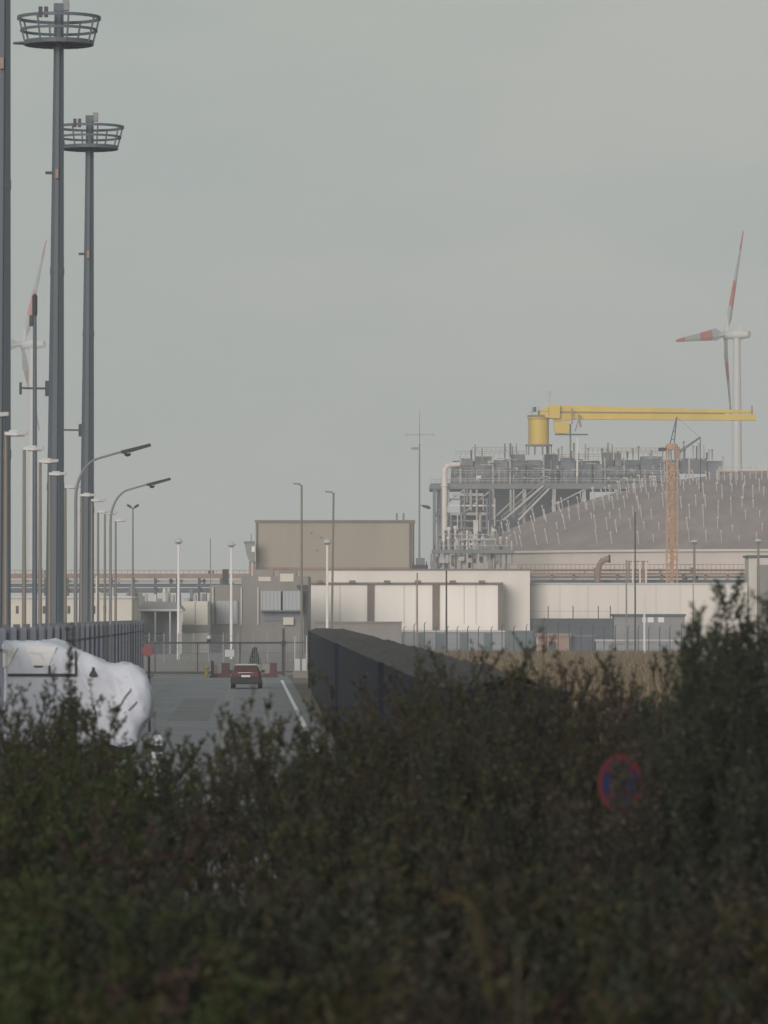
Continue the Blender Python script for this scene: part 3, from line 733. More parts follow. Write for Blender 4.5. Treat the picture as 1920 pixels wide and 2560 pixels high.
# roof equipment on the white hall next to the aerial
D = 652
t = thing('roof_unit', 'small dark equipment cluster on the white hall roof at the aerial foot', 'equipment', P(1037, 1425, D))
m = MB(); pbox(m, 1040, 1395, 1062, 1412, D, 2); m.build('housing', M['bluegrey'], t)
m = MB(); pbox(m, 1030, 1412, 1070, 1423, D - .3, 2.6); m.build('base', M['dark'], t)
for x in (1033, 1066): 
    m = MB(); m.bar((PX(x, D), D, PZ(1423, D)), (PX(x, D), D, PZ(1404, D)), .15); m.build('stub', M['dark'], t)

# aerial
D = 690; x = PX(1048, D)
t = thing('aerial_mast', 'thin tall aerial mast between beige hall and steel platform', 'aerial', (x, D, 0))
m = MB(); m.tube((x, D, 0), (x + .05, D, PZ(1110, D)), .2, .12, 6); m.tube((x + .05, D, PZ(1110, D)), (x + .08, D, PZ(1026, D)), .06, .03, 6); m.build('pole', M['midgrey'], t)
m = MB(); m.bar((PX(1016, D), D, PZ(1087, D)), (PX(1083, D), D, PZ(1087, D)), .07)
for q in (1016, 1050, 1083): m.bar((PX(q, D), D, PZ(1092, D)), (PX(q, D), D, PZ(1082, D)), .06)
m.build('crossarm', M['midgrey'], t)
m = MB(); pbox(m, 1028, 1118, 1046, 1124, D - .1, .2); m.build('panel_antenna', M['midgrey'], t)
m = MB(); m.prism([P(1056, 1262, D), P(1072, 1264, D), P(1078, 1271, D), P(1072, 1273, D), P(1056, 1267, D)], (0, .6, 0)); m.bar(P(1049, 1264, D), P(1058, 1264, D), .1); m.build('floodlight', M['dark'], t)

# ------------------------------------------------------------------ pipe racks
def rack(name, lab, d, x0, x1, rail_y, beams, posts, pipes, step, mats, depth=3.5, colstep=55, seed=1):
    rn = random.Random(seed)
    t = thing(name, lab, 'pipe rack', (PX((x0 + x1) / 2, d), d, 0))
    for (y0, y1, mk) in beams:
        m = MB(); pbox(m, x0, y0, x1, y1, d, .5); m.build('beam', M[mk], t)
    for (y0, y1, mk, dy) in pipes:
        r = (PZ(y0, d) - PZ(y1, d)) / 2; z = (PZ(y0, d) + PZ(y1, d)) / 2
        m = MB(); m.tube((PX(x0, d), d + dy, z), (PX(x1, d), d + dy, z), r, r, 10); m.build('pipe', M[mk], t)
    m = MB(); z = PZ(rail_y, d); m.bar((PX(x0, d), d, z), (PX(x1, d), d, z), .09)
    x = x0
    while x < x1:
        m.bar((PX(x, d), d, z), (PX(x, d), d, PZ(beams[0][0], d)), .07); x += step
    m.build('handrail', M[mats[0]], t)
    x = x0 + 8; zt = PZ(beams[0][0], d)
    while x < x1:
        m = MB(); m.bar((PX(x, d), d + .8, 0), (PX(x, d), d + .8, zt), .45); m.build('column', M[mats[1]], t); x += colstep
    for i in range(posts):
        xx = rn.uniform(x0, x1); y = rn.choice(beams)[0]; h = rn.uniform(5, 14); w = rn.uniform(3, 10)
        m = MB(); pbox(m, xx - w / 2, y - h, xx + w / 2, y - .3, d + rn.uniform(1, 3), .8); m.build('equipment', M[rn.choice(['midgrey', 'platdark', 'dark', 'bluegrey'])], t)
    return t
rack('pipe_rack', 'long raised pipe rack on dark columns behind the left masts', 800, -60, 628, 1426,
     [(1434, 1446, 'ratebrown'), (1459, 1468, 'platdark')], 16, [(1449, 1456, 'pipe', 2.2), (1470, 1482, 'bluegrey', 1.5)], 14, ('ratebrown', 'platdark'), seed=4)
rack('pipe_rack', 'rusty railed pipe rack before the round tank, above the cream wing', 770, 1262, 1880, 1411,
     [(1432, 1437, 'ratebrown'), (1449, 1457, 'platdark')], 14, [(1438, 1446, 'platlight', 2.0), (1422, 1428, 'ratebrown', 3.0)], 11, ('ratebrown', 'ratebrown'), seed=7)
rnd = random.Random(21)
t = thing('process_units', 'low cluster of grey process tanks below the left pipe rack', 'process plant', (PX(420, 760), 760, 0))
for i in range(22):
    x = 250 + i * 13 + rnd.uniform(-4, 4); w = rnd.uniform(6, 16); y = rnd.uniform(1468, 1500)
    m = MB()
    if i % 3: pbox(m, x, y, x + w, 1600, 760 + rnd.uniform(0, 6), 3, 0); nm = 'housing'
    else:
        r = w * 760 / S / 2; m.lathe((PX(x, 760), 762, 0), [(r, 0), (r, PZ(y, 760)), (r * .5, PZ(y, 760) + .5)], 12); nm = 'vessel'
    m.build(nm, M[rnd.choice(['midgrey', 'bluegrey', 'concrete', 'palewall', 'platlight'])], t)
# elbow duct and white risers on the right rack
D = 765
t = thing('elbow_duct', 'brown bent duct turning sideways on the right pipe rack', 'duct', P(1500, 1450, D))
m = MB(); m.path([P(1494, 1455, D), P(1495, 1425, D), P(1500, 1408, D), P(1510, 1399, D), P(1524, 1397, D)], .42, .5, 12); m.build('bend', M['ratebrown'], t, smooth=True)
m = MB(); m.tube(P(1521, 1397, D), P(1526, 1397, D), .62, .62, 12); m.build('flange', M['dark'], t)
t = thing('riser_pipes', 'four pale vertical riser pipes beside the thin black pole', 'pipes', (PX(1600, D), D, 0))
for x, mk in ((1572, 'ratebrown'), (1582, 'pipe'), (1600, 'pipe'), (1608, 'ratebrown'), (1615, 'pipe')):
    m = MB(); m.tube((PX(x, D), D - .4, 0), (PX(x, D), D - .4, PZ(1402, D)), .17, .17, 8); m.build('pipe', M[mk], t)
m = MB(); m.bar((PX(1568, D), D - .4, PZ(1404, D)), (PX(1620, D), D - .4, PZ(1404, D)), .25); m.build('header', M['ratebrown'], t)
D = 745
t = thing('beige_block', 'beige block with white corner at the right edge above the bush', 'building', (PX(1920, D), D, 0))
m = MB(); pbox(m, 1893, 1412, 2010, 1600, D, 15, 0); m.build('wall', M['concrete'], t)
m = MB(); pbox(m, 1872, 1394, 1892.6, 1600, D + .5, 8, 0); m.build('stair_tower', M['palewall'], t)
m = MB(); pbox(m, 1868, 1388, 1960, 1393, D - .2, 9); m.build('roof_edge', M['platdark'], t)

# ------------------------------------------------------------------ round tank
TC = 1110; tcx = PX(1950, TC); a_ = 810 * TC / S
zb = PZ(1388, TC); h_ = 207 * TC / S; Rr = (a_ * a_ + h_ * h_) / (2 * h_)
t = thing('storage_tank', 'huge low brown domed tank studded with pale posts', 'tank', (tcx, TC, 0))
prof = []
for i in range(25):
    r = a_ * (1 - i / 24) + .01; prof.append((r, zb + math.sqrt(max(0, Rr * Rr - r * r)) - (Rr - h_)))
m = MB(); m.lathe((tcx, TC, 0), prof, 96); dome = m.build('dome', M['tank'], t, smooth=True)
m = MB(); m.lathe((tcx, TC, 0), [(a_ + .5, 0), (a_ + .5, zb + .4)], 96); m.build('ring_wall', M['tankwall'], t, smooth=True)
m = MB(); m.ring((tcx, TC, zb + .1), a_ + .9, 1.2, .35, 96); m.build('ring_beam', M['palewall'], t)
rnd = random.Random(5); cnt = 0; pm = MB(); stuffm = MB()
for ai in range(0, 60):
    ang = R(180) + R(180) * (ai + .5) / 60     # camera-facing half
    for ri in range(8):
        rr = a_ * (.36 + .085 * ri) + rnd.uniform(-1.2, 1.2)
        an = ang + R(1.7) * (ri % 2) + rnd.uniform(-.008, .008)
        p = Vector((tcx + math.cos(an) * rr, TC + math.sin(an) * rr, 0)); p.z = zb + math.sqrt(Rr*Rr - rr*rr) - (Rr - h_)
        px = 960 + p.x / p.y * S
        if px > 2000: continue
        nr = Vector((math.cos(an) * rr, math.sin(an) * rr, Rr - h_ + p.z - zb)).normalized()
        hh = rnd.uniform(.8, 2.9); nr = (nr + Vector((0, 0, .8))).normalized()
        m = MB() if cnt < 96 else stuffm
        if rnd.random() < .18: continue
        m.tube(p - nr * .2, p + nr * hh, .12, .09, 5); m.tube(p + nr * hh, p + nr * (hh + .4), .2, .15, 6)
        if cnt < 96: m.build('vent_post', M['ventpost'], t)
        cnt += 1
if stuffm.v:
    o = stuffm.build('vent_posts', M['ventpost'], t); o['kind'] = 'stuff'
# top drum with rail and lamps
dr = 150 * TC / S; zc = PZ(1202, TC)
m = MB(); m.lathe((tcx, TC, 0), [(dr, zc - 3), (dr, PZ(1181, TC))], 64); drum = m.build('top_drum', M['ratebrown'], t)
m = MB(); m.ring((tcx, TC, PZ(1178, TC)), dr + .2, .3, .25, 64); m.ring((tcx, TC, PZ(1166, TC)), dr + .2, .09, .09, 64)
for k in range(64):
    an = 2 * math.pi * k / 64; m.bar((tcx + math.cos(an) * (dr + .2), TC + math.sin(an) * (dr + .2), PZ(1181, TC)), (tcx + math.cos(an) * (dr + .2), TC + math.sin(an) * (dr + .2), PZ(1166, TC)), .08)
m.build('guard_rail', M['palewall'], t)
for k in range(14):
    an = R(188 + 6.2 * k); p = Vector((tcx + math.cos(an) * (dr + .5), TC + math.sin(an) * (dr + .5), zc + .2))
    m = MB(); m.lathe(p, [(.1, -.35), (.38, -.1), (.38, .2), (.1, .35)], 8); m.build('lamp', M['lamphead'], t)

# ------------------------------------------------------------------ steel process platform
D = 1205
t = thing('steel_platform', 'grey multi level steel process platform crowded with pipes behind the tank', 'industrial platform', (PX(1400, D), D, 0))
def pb(name, x0, y0, x1, y1, mk, dd=0, dep=3, z0=None):
    m = MB(); pbox(m, x0, y0, x1, y1, D + dd, dep, z0); return m.build(name, M[mk], t)
deck = pb('deck', 1076, 1208, 1812, 1222, 'platform', 0, 30)
pb('deck', 1085, 1281, 1228, 1288, 'platlight', 1, 24)
pb('deck', 1112, 1374, 1290, 1384, 'platform', 0, 20)
pb('deck', 1090, 1340, 1268, 1345, 'platform', 2, 20)
for x, w in ((1086, 8), (1160, 7), (1229, 13), (1311, 9), (1385, 9), (1460, 9), (1540, 9)):
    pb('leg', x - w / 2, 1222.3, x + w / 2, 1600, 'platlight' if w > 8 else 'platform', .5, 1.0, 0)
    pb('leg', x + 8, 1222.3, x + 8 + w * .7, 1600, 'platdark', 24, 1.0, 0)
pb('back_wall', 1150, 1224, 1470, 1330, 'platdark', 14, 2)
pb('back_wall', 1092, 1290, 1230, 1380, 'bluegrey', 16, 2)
m = MB(); m.tube((PX(1111, D), D - 1.5, PZ(1385, D)), (PX(1111, D), D - 1.5, PZ(1175, D)), .72, .72, 12); m.tube((PX(1111, D), D - 1.5, PZ(1216, D)), (PX(1111, D), D - 1.5, PZ(1212, D)), .95, .95, 12); m.build('riser', M['pipe'], t, smooth=True)
m = MB(); m.path([P(1111, 1178, D - 1.5), P(1114, 1168, D - 1.5), P(1124, 1162, D - 1.5), P(1150, 1161, D - 1.5)], .72, .6, 10); m.build('riser_bend', M['pipe'], t, smooth=True)
rnd = random.Random(31)
# modules along the upper deck
mods = [(1128, 1166, 1190, 1207), (1150, 1146, 1185, 1165), (1188, 1141, 1232, 1207), (1232, 1150, 1272, 1207), (1276, 1136, 1316, 1207), (1318, 1150, 1356, 1207), (1361, 1136, 1398, 1207),
        (1402, 1144, 1440, 1207), (1442, 1152, 1482, 1207), (1484, 1160, 1510, 1207), (1509, 1131, 1536, 1165), (1538, 1131, 1556, 1165), (1512, 1166, 1560, 1207), (1562, 1156, 1600, 1207), (1602, 1141, 1660, 1207), (1700, 1146, 1770, 1183), (1662, 1150, 1700, 1207), (1770, 1152, 1810, 1207)]
for x0, y0, x1, y1 in mods:
    mk = rnd.choice(['platform', 'midgrey', 'bluegrey', 'bluegrey', 'platdark', 'platform'])
    pb('module', x0, y0, x1 - 3, y1 - .3, mk, rnd.uniform(1, 8), rnd.uniform(3, 8))
# pale frame uprights and boxes in front of the modules
for x in (1151, 1232, 1275, 1359, 1442, 1512, 1560, 1660, 1723, 1808):
    pb('upright', x - 2.2, 1137 + rnd.uniform(0, 8), x + 2.2, 1207.7, 'platlight', -.2, .5)
for i in range(34):
    x = rnd.uniform(1120, 1690); y = rnd.uniform(1150, 1200); w = rnd.uniform(4, 15); h = rnd.uniform(3, 12)
    pb('equipment', x, y, x + w, y + h, rnd.choice(['platlight', 'platdark', 'midgrey', 'dark', 'platform', 'pipe', 'bluegrey']), rnd.uniform(-.6, .6), .9)
for i in range(90):
    x = rnd.uniform(1120, 1690); y = rnd.uniform(1144, 1204); mk = ('platlight', 'platdark', 'platform')[i % 3]; m = MB()
    if i % 2: m.tube(P(x, y, D - .5), P(x, min(1207, y + rnd.uniform(8, 40)), D - .5), .14, .14, 5)
    else: m.tube(P(x, y, D - .8), P(x + rnd.uniform(15, 65), y + rnd.choice([0, 0, 5]), D - .8), .14, .14, 5)
    m.build('pipe', M[mk], t)
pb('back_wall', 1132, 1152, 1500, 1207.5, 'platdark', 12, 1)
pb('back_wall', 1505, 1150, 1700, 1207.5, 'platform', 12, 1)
# rails and small vents on top
m = MB()
for y, x0, x1 in ((1128, 1140, 1316), (1118, 1180, 1290), (1136, 1400, 1512), (1120, 1470, 1660), (1128, 1512, 1660), (1198, 1078, 1300)):
    m.bar(P(x0, y, D), P(x1, y, D), .1); m.bar(P(x0, y + 5, D), P(x1, y + 5, D), .07)
    x = x0
    while x <= x1: m.bar(P(x, y, D), P(x, y + 14, D), .08); x += 12
m.build('guard_rail', M['ratebrown'], t)
for i in range(42):
    x = rnd.uniform(1145, 1790); y1 = 1150; y0 = rnd.uniform(1106, 1134)
    m = MB(); m.tube(P(x, y0, D + 1), P(x, y1, D + 1), rnd.uniform(.1, .3), rnd.uniform(.1, .25), 6)
    if rnd.random() < .4: m.tube(P(x, y0, D + 1), P(x, y0 - 5, D + 1), .4, .3, 6)
    m.build('vent', M[rnd.choice(['ratebrown', 'platlight', 'platdark', 'midgrey'])], t)
# stairs
for (xa, ya, xb, yb) in ((1258, 1300, 1358, 1214), (1296, 1300, 1372, 1222)):
    m = MB()
    for dz in (-1.6, 1.6): m.bar(P(xa, ya, D - 2 + dz), P(xb, yb, D - 2 + dz), .25, .5)
    for dz in (-1.6, 1.6): m.bar(P(xa, ya - 12, D - 2 + dz), P(xb, yb - 12, D - 2 + dz), .12)
    for k in range(16):
        f = k / 15; p = P(xa + (xb - xa) * f, ya + (yb - ya) * f, D - 2); m.box((p.x - .25, D - 3.6, p.z - .06), (p.x + .25, D - .4, p.z + .06))
    m.build('stair', M['platlight'], t)
for y in (1246, 1262, 1300, 1318, 1358):
    pb('beam', 1088 + (y % 5) * 6, y, 1222 + (y % 7) * 8, y + 4, ('platlight', 'platform', 'pipe')[y % 3], -.6, .6)
for i in range(44):
    x = rnd.uniform(1090, 1290); y = rnd.choice([1224, 1246, 1288, 1300, 1318]); m = MB(); r = rnd.uniform(.12, .36)
    m.tube(P(x, y, D - 1.1), P(x, y + rnd.uniform(24, 90), D - 1.1), r, r, 6); m.build('pipe_run', M[rnd.choice(['platlight', 'pipe', 'platlight', 'platform', 'platdark'])], t)
for xa, ya, xb, yb in ((1090, 1281, 1160, 1224), (1160, 1281, 1229, 1224), (1229, 1300, 1311, 1224), (1385, 1262, 1460, 1224)):
    m = MB(); m.bar(P(xa, ya, D), P(xb, yb, D), .3); m.build('brace', M['platlight'], t)
for y in (1196, 1176):
    m = MB(); m.bar(P(1122, y, D - 1.4), P(1700, y, D - 1.4), .1); m.bar(P(1122, y + 6, D - 1.4), P(1700, y + 6, D - 1.4), .08)
    for x in range(1122, 1700, 14): m.bar(P(x, y, D - 1.4), P(x, y + 12, D - 1.4), .09)
    m.build('guard_rail', M['platlight'], t)
# lower level vessels
pb('beam', 1132, 1233, 1208, 1240, 'platlight', -1, 2)
for i in range(26):
    x = rnd.uniform(1120, 1276); y0 = rnd.uniform(1300, 1360); w = rnd.uniform(3, 10)
    m = MB(); r = w * D / S / 2; yb = rnd.choice([1340, 1374, 1374])
    if yb - y0 < 8: yb = 1374
    m.tube(P(x, yb, D + 1), P(x, y0, D + 1), r, r, 8); m.build('vessel', M[rnd.choice(['platlight', 'pipe', 'platdark', 'midgrey', 'bluegrey'])], t)
for i in range(18):
    x = rnd.uniform(1100, 1270); w = rnd.uniform(6, 20); y = rnd.choice([1386, 1390, 1400, 1346])
    pb('equipment', x, y, x + w, y + rnd.uniform(10, 26), rnd.choice(['platlight', 'bluegrey', 'midgrey', 'platdark', 'pipe']), rnd.uniform(-2, 2), 2)
# support skirt of the platform foot
for i in range(16):
    x = 1076 + i * 14; pb('column', x, 1384.3, x + 5, 1600, rnd.choice(['platlight', 'platform', 'midgrey']), rnd.uniform(0, 10), 1, 0)
pb('back_wall', 1100, 1386, 1290, 1600, 'palewall', 14, 2, 0)

# pipe manifold at the tank foot
D = 1035
t = thing('pipe_manifold', 'cluster of pale valves, pipes and grey steelwork at the left foot of the tank', 'process plant', (PX(1190, D), D, 0))
rnd = random.Random(52)
pb('deck', 1080, 1374, 1286, 1383, 'platform', 0, 6)
pb('deck', 1150, 1346, 1240, 1351, 'platlight', 0, 5)
for i in range(15):
    x = 1082 + i * 14; pb('column', x, 1383.4, x + 4, 1600, rnd.choice(['platlight', 'platform', 'midgrey']), rnd.uniform(0, 5), 1, 0)
for i in range(34):
    x = rnd.uniform(1120, 1280) if i % 4 else rnd.uniform(1086, 1120); y0 = rnd.uniform(1318, 1362) + max(0, (x - 1240) * .5); r = rnd.uniform(1.2, 4) * D / S
    m = MB(); m.tube(P(x, 1374, D + rnd.uniform(.5, 4)), P(x, y0, D + 1), r, r, 8)
    if i % 3 == 0: m.lathe(P(x, y0, D + 1), [(r * 1.7, -.1), (r * 1.7, .35), (r, .5)], 8)
    m.build('valve_pipe', M[rnd.choice(['platlight', 'pipe', 'platdark', 'midgrey', 'platlight', 'bluegrey'])], t)
for i in range(30):
    x = rnd.uniform(1075, 1280); w = rnd.uniform(5, 16); y = rnd.uniform(1384, 1412)
    pb('equipment', x, y, x + w, y + rnd.uniform(6, 18), rnd.choice(['platlight', 'bluegrey', 'midgrey', 'platdark', 'concrete']), rnd.uniform(-1.5, 4), 1.2)
for y in (1364, 1336):
    m = MB(); m.bar(P(1096, y, D), P(1284 if y > 1350 else 1240, y, D), .12); m.build('rail', M['platlight'], t)

# ------------------------------------------------------------------ yellow pedestal crane
D = 1200
t = thing('yellow_crane', 'yellow pedestal crane with a long level boom on top of the platform', 'crane', P(1349, 1136, D))
c = P(1348, 1110, D)
m = MB(); m.lathe((c.x, D + 3, 0), [(25.5*D/S, PZ(1110, D)), (25.5*D/S, PZ(1048, D)), (29*D/S, PZ(1046, D)), (29*D/S, PZ(1041, D))], 24); m.build('pedestal', M['yellow'], t, smooth=True)
m = MB(); m.lathe((c.x, D + 3, 0), [(34*D/S, PZ(1114, D)), (34*D/S, PZ(1110, D))], 24)
for k in range(10):
    an = k * R(36); m.bar((c.x + math.cos(an) * 3.0, D + 3 + math.sin(an) * 3.0, PZ(1136, D)), (c.x + math.cos(an) * 3.0, D + 3 + math.sin(an) * 3.0, PZ(1112, D)), .25)
m.build('base_frame', M['ratebrown'], t)
m = MB(); m.lathe((c.x + .4, D + 3, 0), [(33*D/S, PZ(1042, D)), (33*D/S, PZ(1037, D))], 20); m.build('slew_platform', M['yellowdk'], t)
m = MB()
for x in (1321, 1330, 1348, 1372): m.bar(P(x, 1040, D), P(x, 1018 if x != 1321 else 1110, D), .14)
m.bar(P(1321, 1030, D), P(1376, 1028, D), .09); m.build('guard_rail', M['ratebrown'], t)
m = MB(); m.prism([P(1350, 1041, D), P(1350, 1027, D), P(1374, 1013, D), P(1400, 1013, D), P(1400, 1046, D), P(1384, 1046, D)], (0, 3.4, 0)); m.build('slew_housing', M['yellow'], t)
m = MB(); pbox(m, 1333, 1017, 1341, 1030, D + 2, 1); pbox(m, 1345, 1026, 1372, 1036, D + 2, 2); m.build('machinery', M['dark'], t)
m = MB(); m.bar(P(1374, 1040, D + 3), P(1374, 986, D + 3), .3); pbox(m, 1370, 978, 1378, 987, D + 3, .7); m.build('aerial', M['platlight'], t)
def girder(y_top0, y_top1, y_bot0, y_bot1, x0, x1, dep, dd):
    m = MB(); return m.prism([P(x0, y_top0, D + dd), P(x1, y_top1, D + dd), P(x1, y_bot1, D + dd), P(x0, y_bot0, D + dd)], (0, dep, 0))
boom = girder(1012, 1026, 1029, 1032, 1376, 1884, 2.2, 2); b1 = boom.build('boom', M['yellow'], t)
girder(1033, 1036, 1048, 1051, 1382, 1890, 2.2, 1.6).build('boom_chord', M['yellow'], b1)
girder(1028.5, 1031.5, 1033.5, 1036.5, 1390, 1812, 1.8, 1.9).build('walkway', M['yellowdk'], b1)
girder(1044, 1044.5, 1055, 1048, 1384, 1440, 2.4, 1.4).build('boom_foot', M['yellow'], b1)
m = MB(); pbox(m, 1878, 1015, 1882, 1040, D + 1.8, .3); m.build('boom_lamp', M['ratebrown'], b1)
m = MB(); m.prism([P(1384, 1056, D), P(1424, 1056, D), P(1424, 1080, D), P(1414, 1084, D), P(1388, 1082, D)], (0, 3, 0)); m.build('cabin', M['yellow'], t)
m = MB(); pbox(m, 1388, 1084.5, 1470, 1087, D, 3); m.build('cabin_floor', M['platdark'], t)
m = MB(); m.bar(P(1430, 1020, D - .3), P(1430, 1060, D - .3), .35); m.bar(P(1446, 1036, D - .2), P(1452, 1068, D - .2), .5); m.bar(P(1438, 1078, D - .2), P(1450, 1038, D - .2), .3); m.build('hook_block', M['ratebrown'], t)
m = MB(); m.tube(P(1426, 1060, D + 1), P(1426, 1120, D + 1), .25, .25, 6); m.build('ladder', M['platform'], t)
m = MB(); m.bar(P(1443, 1094, D), P(1443, 1190, D), .35); m.build('prop', M['pipe'], t)

# ------------------------------------------------------------------ orange luffing crane
D = 760; x = PX(1680, D)
t = thing('tower_crane', 'slim orange lattice tower crane with a short raised jib', 'crane', (x, D, 0))
w = 13 * D / S; zt = PZ(1124, D); m = MB()
for sx in (-1, 1):
    for sy in (-1, 1): m.bar((x + sx * w, D + sy * w, 0), (x + sx * w, D + sy * w, zt), .17)
z = 0; k = 0
while z < zt - 1.2:
    for s in (-1, 1):
        m.bar((x - w, D + s * w, z), (x + w, D + s * w, z), .09); m.bar((x + s * w, D - w, z), (x + s * w, D + w, z), .09)
        e = 1 if k % 2 else -1
        m.bar((x - e * w, D + s * w, z), (x + e * w, D + s * w, z + 1.1), .10); m.bar((x + s * w, D - e * w, z), (x + s * w, D + e * w, z + 1.1), .10)
    z += 1.1; k += 1
mast = m.build('lattice_mast', M['orange'], t)
m = MB(); m.box((x - .28, D - .3, 0), (x + .28, D + .3, zt - 2)); m.build('ladder_shaft', M['orange'], mast)
m = MB(); m.lathe((x, D, 0), [(w * 1.25, zt), (w * 1.25, zt + .5), (w * .9, zt + .9)], 12); m.build('slew_ring', M['orange'], t)
m = MB()
for s in (-.4, .4): m.bar(P(1672, 1122, D + s), P(1692, 1042, D + s * .4), .16); m.bar(P(1684, 1122, D + s), P(1692, 1042, D + s * .4), .16)
m.bar(P(1677, 1100, D), P(1686, 1098, D), .1); m.bar(P(1682, 1078, D), P(1689, 1078, D), .1); m.build('apex_frame', M['platdark'], t)
m = MB(); pbox(m, 1647, 1119, 1667, 1127, D - .6, 1.2); m.bar(P(1660, 1123, D), P(1676, 1122, D), .3); m.build('counterweight', M['dark'], t)
m = MB(); pbox(m, 1686, 1118, 1700, 1146, D - .9, .9); m.build('cab', M['ratebrown'], t)
jib = MB()
for s in (-.35, .35): jib.bar(P(1694, 1136, D + s), P(1751, 1094, D + s * .4), .15)
jib.bar(P(1694, 1129, D), P(1751, 1092, D), .12)
for k in range(9):
    f = k / 9; a = P(1694 + 57 * f, 1136 - 42 * f, D); b = P(1694 + 57 * (f + .1), 1129 - 37 * (f + .1), D); jib.bar(a, b, .07)
jib.build('jib', M['platdark'], t)
m = MB(); m.bar(P(1751, 1094, D), P(1751, 1228, D), .10); m.box(P(1749, 1228, D) - Vector((0, .15, 0)), P(1753, 1222, D) + Vector((0, .15, 0))); m.build('hoist_rope', M['dark'], t)
m = MB(); m.bar(P(1692, 1043, D), P(1751, 1094, D), .05); m.build('pendant_rope', M['midgrey'], t)

# ------------------------------------------------------------------ wind turbines
def turbine(hub_px, hub_py, d, lab, first=None):
    hub = P(hub_px, hub_py, d); s = d / S
    if first is not None:
        c = copy_tree(first); k = d / 1420; c.scale = (k, k, k); c.location = (hub.x, d, hub.z - first['hub_h'] * k); c['label'] = lab; return c
    bs = [Vector((54, 105, 275)).normalized(), Vector((-142, -265, -30)).normalized(), Vector((30, 205, -205)).normalized()]
    nrm = bs[0].cross(bs[1]).normalized()
    if nrm.x > 0: nrm = -nrm                                     # rotor faces left
    t = thing('wind_turbine', lab, 'wind turbine', (hub.x, d, 0), 'wind turbines behind the terminal'); t['hub_h'] = hub.z
    back = -nrm; tw = hub + back * 3.6; 
    m = MB(); m.tube((tw.x, tw.y, 0), (tw.x, tw.y, hub.z - 1.0), 1.9, 1.05, 20); m.build('tower', M['turbine'], t, smooth=True)
    m = MB(); m.tube(hub + back * 1.0, hub + back * 3.2, 1.1, 1.55, 14); m.tube(hub + back * 3.2, hub + back * 7.5, 1.55, 1.0, 14); m.build('nacelle', M['turbine'], t, smooth=True)
    m = MB(); m.tube(hub + nrm * 1.6, hub + back * 1.0, .35, 1.25, 14); m.build('hub', M['turbine'], t, smooth=True)
    m = MB(); m.bar(hub + back * 4.6 + Vector((0, 0, 1)), hub + back * 4.6 + Vector((0, 0, 3)), .3); m.build('wind_vane', M['turbine'], t)
    Lb = 32.5
    for b in bs:
        ch = nrm.cross(b).normalized(); m = MB()
        st_ = [(0, .55, .5), (.06, .6, .45), (.16, 1.25, .3), (.24, 1.1, .25), (.25, 1.08, .25), (.5, .8, .15), (.51, .78, .15), (.8, .48, .08), (.81, .46, .08), (.985, .25, .04), (1, .05, .02)]
        for i in range(len(st_) - 1):
            m.mi = 1 if (.26 < (st_[i][0] + st_[i+1][0]) / 2 < .5 or st_[i][0] >= .809) else 0
            vs = []
            for f, cw, th in (st_[i], st_[i+1]):
                o = hub + b * (1.0 + f * Lb)
                vs += [o - ch * cw * 1.0, o + nrm * th * 1.3, o + ch * cw * 1.9, o - nrm * th * 1.3]
            m.add(vs, [(k, (k+1) % 4, 4 + (k+1) % 4, 4 + k) for k in range(4)] + ([(4, 5, 6, 7)] if i == len(st_) - 2 else []))
        m.build('blade', [M['turbine'], M['turbred']], t)
    return t
w1 = turbine(1813, 838, 1420, 'wind turbine with red banded blades above the yellow boom at right')
turbine(55, 862, 2600, 'faint wind turbine with red banded blades behind the left masts', w1)

# ------------------------------------------------------------------ yard on the right: cabins, fence
D = 625
t = thing('container', 'teal shipping container behind the fence, left of the terracotta hut', 'container', (PX(1302, D), D, 0))
m = MB(); pbox(m, 1272, 1580, 1331, 1640, D, 2.4, 0); m.build('box', M['teal'], t)
m = MB(); pbox(m, 1270, 1577, 1333, 1580, D - .1, 2.6); m.build('roof_rail', M['bluegrey'], t)
t = thing('container', 'slate blue container behind the fence, right of the terracotta hut', 'container', (PX(1458, D), D, 0))
m = MB(); pbox(m, 1430, 1592, 1486, 1640, D + 2, 2.4, 0); m.build('box', M['bluecont'], t)
m = MB(); pbox(m, 1428, 1588, 1488, 1592, D + 1.9, 2.6); m.build('roof_rail', M['bluegrey'], t)
t = thing('hut', 'small terracotta hut with white corner posts behind the fence', 'hut', (PX(1382, D), D, 0))
m = MB(); pbox(m, 1341, 1592, 1424, 1640, D, 4, 0); m.build('wall', M['hut'], t)
m = MB(); pbox(m, 1337, 1583, 1428, 1592, D - .3, 4.6); m.build('roof', M['ratebrown'], t)
for x in (1343, 1422):
    m = MB(); pbox(m, x - 1.5, 1592.2, x + 1.5, 1640, D - .08, .078, 0); m.build('corner_post', M['lamphead'], t)
m = MB(); pbox(m, 1372, 1604, 1390, 1640, D - .06, .058, 0); m.build('door', M['dark'], t)
t = thing('site_cabin', 'long pale blue grey cabin with two dark windows behind the fence', 'cabin', (PX(1600, D), D, 0))
m = MB(); pbox(m, 1490, 1603, 1706, 1640, D + 1, 5, 0); m.build('wall', M['cabin'], t)
m = MB(); pbox(m, 1487, 1599, 1709, 1603, D + .8, 5.4); m.build('roof', M['lamphead'], t)
for x0, x1 in ((1541, 1560), (1567, 1581)):
    m = MB(); pbox(m, x0, 1610, x1, 1640, D + .93, .065, .8); m.build('window', M['window'], t)
D = 640
t = thing('flat_roof_building', 'dark grey flat roofed building with a white window strip behind the cabin', 'building', (PX(1620, D), D, 0))
m = MB(); pbox(m, 1536, 1541, 1712, 1600, D - 5, 6, 0); m.build('wall', M['midgrey'], t)
m = MB(); pbox(m, 1533, 1535, 1715, 1541, D - 5.3, 6.6); m.build('roof_edge', M['platdark'], t)
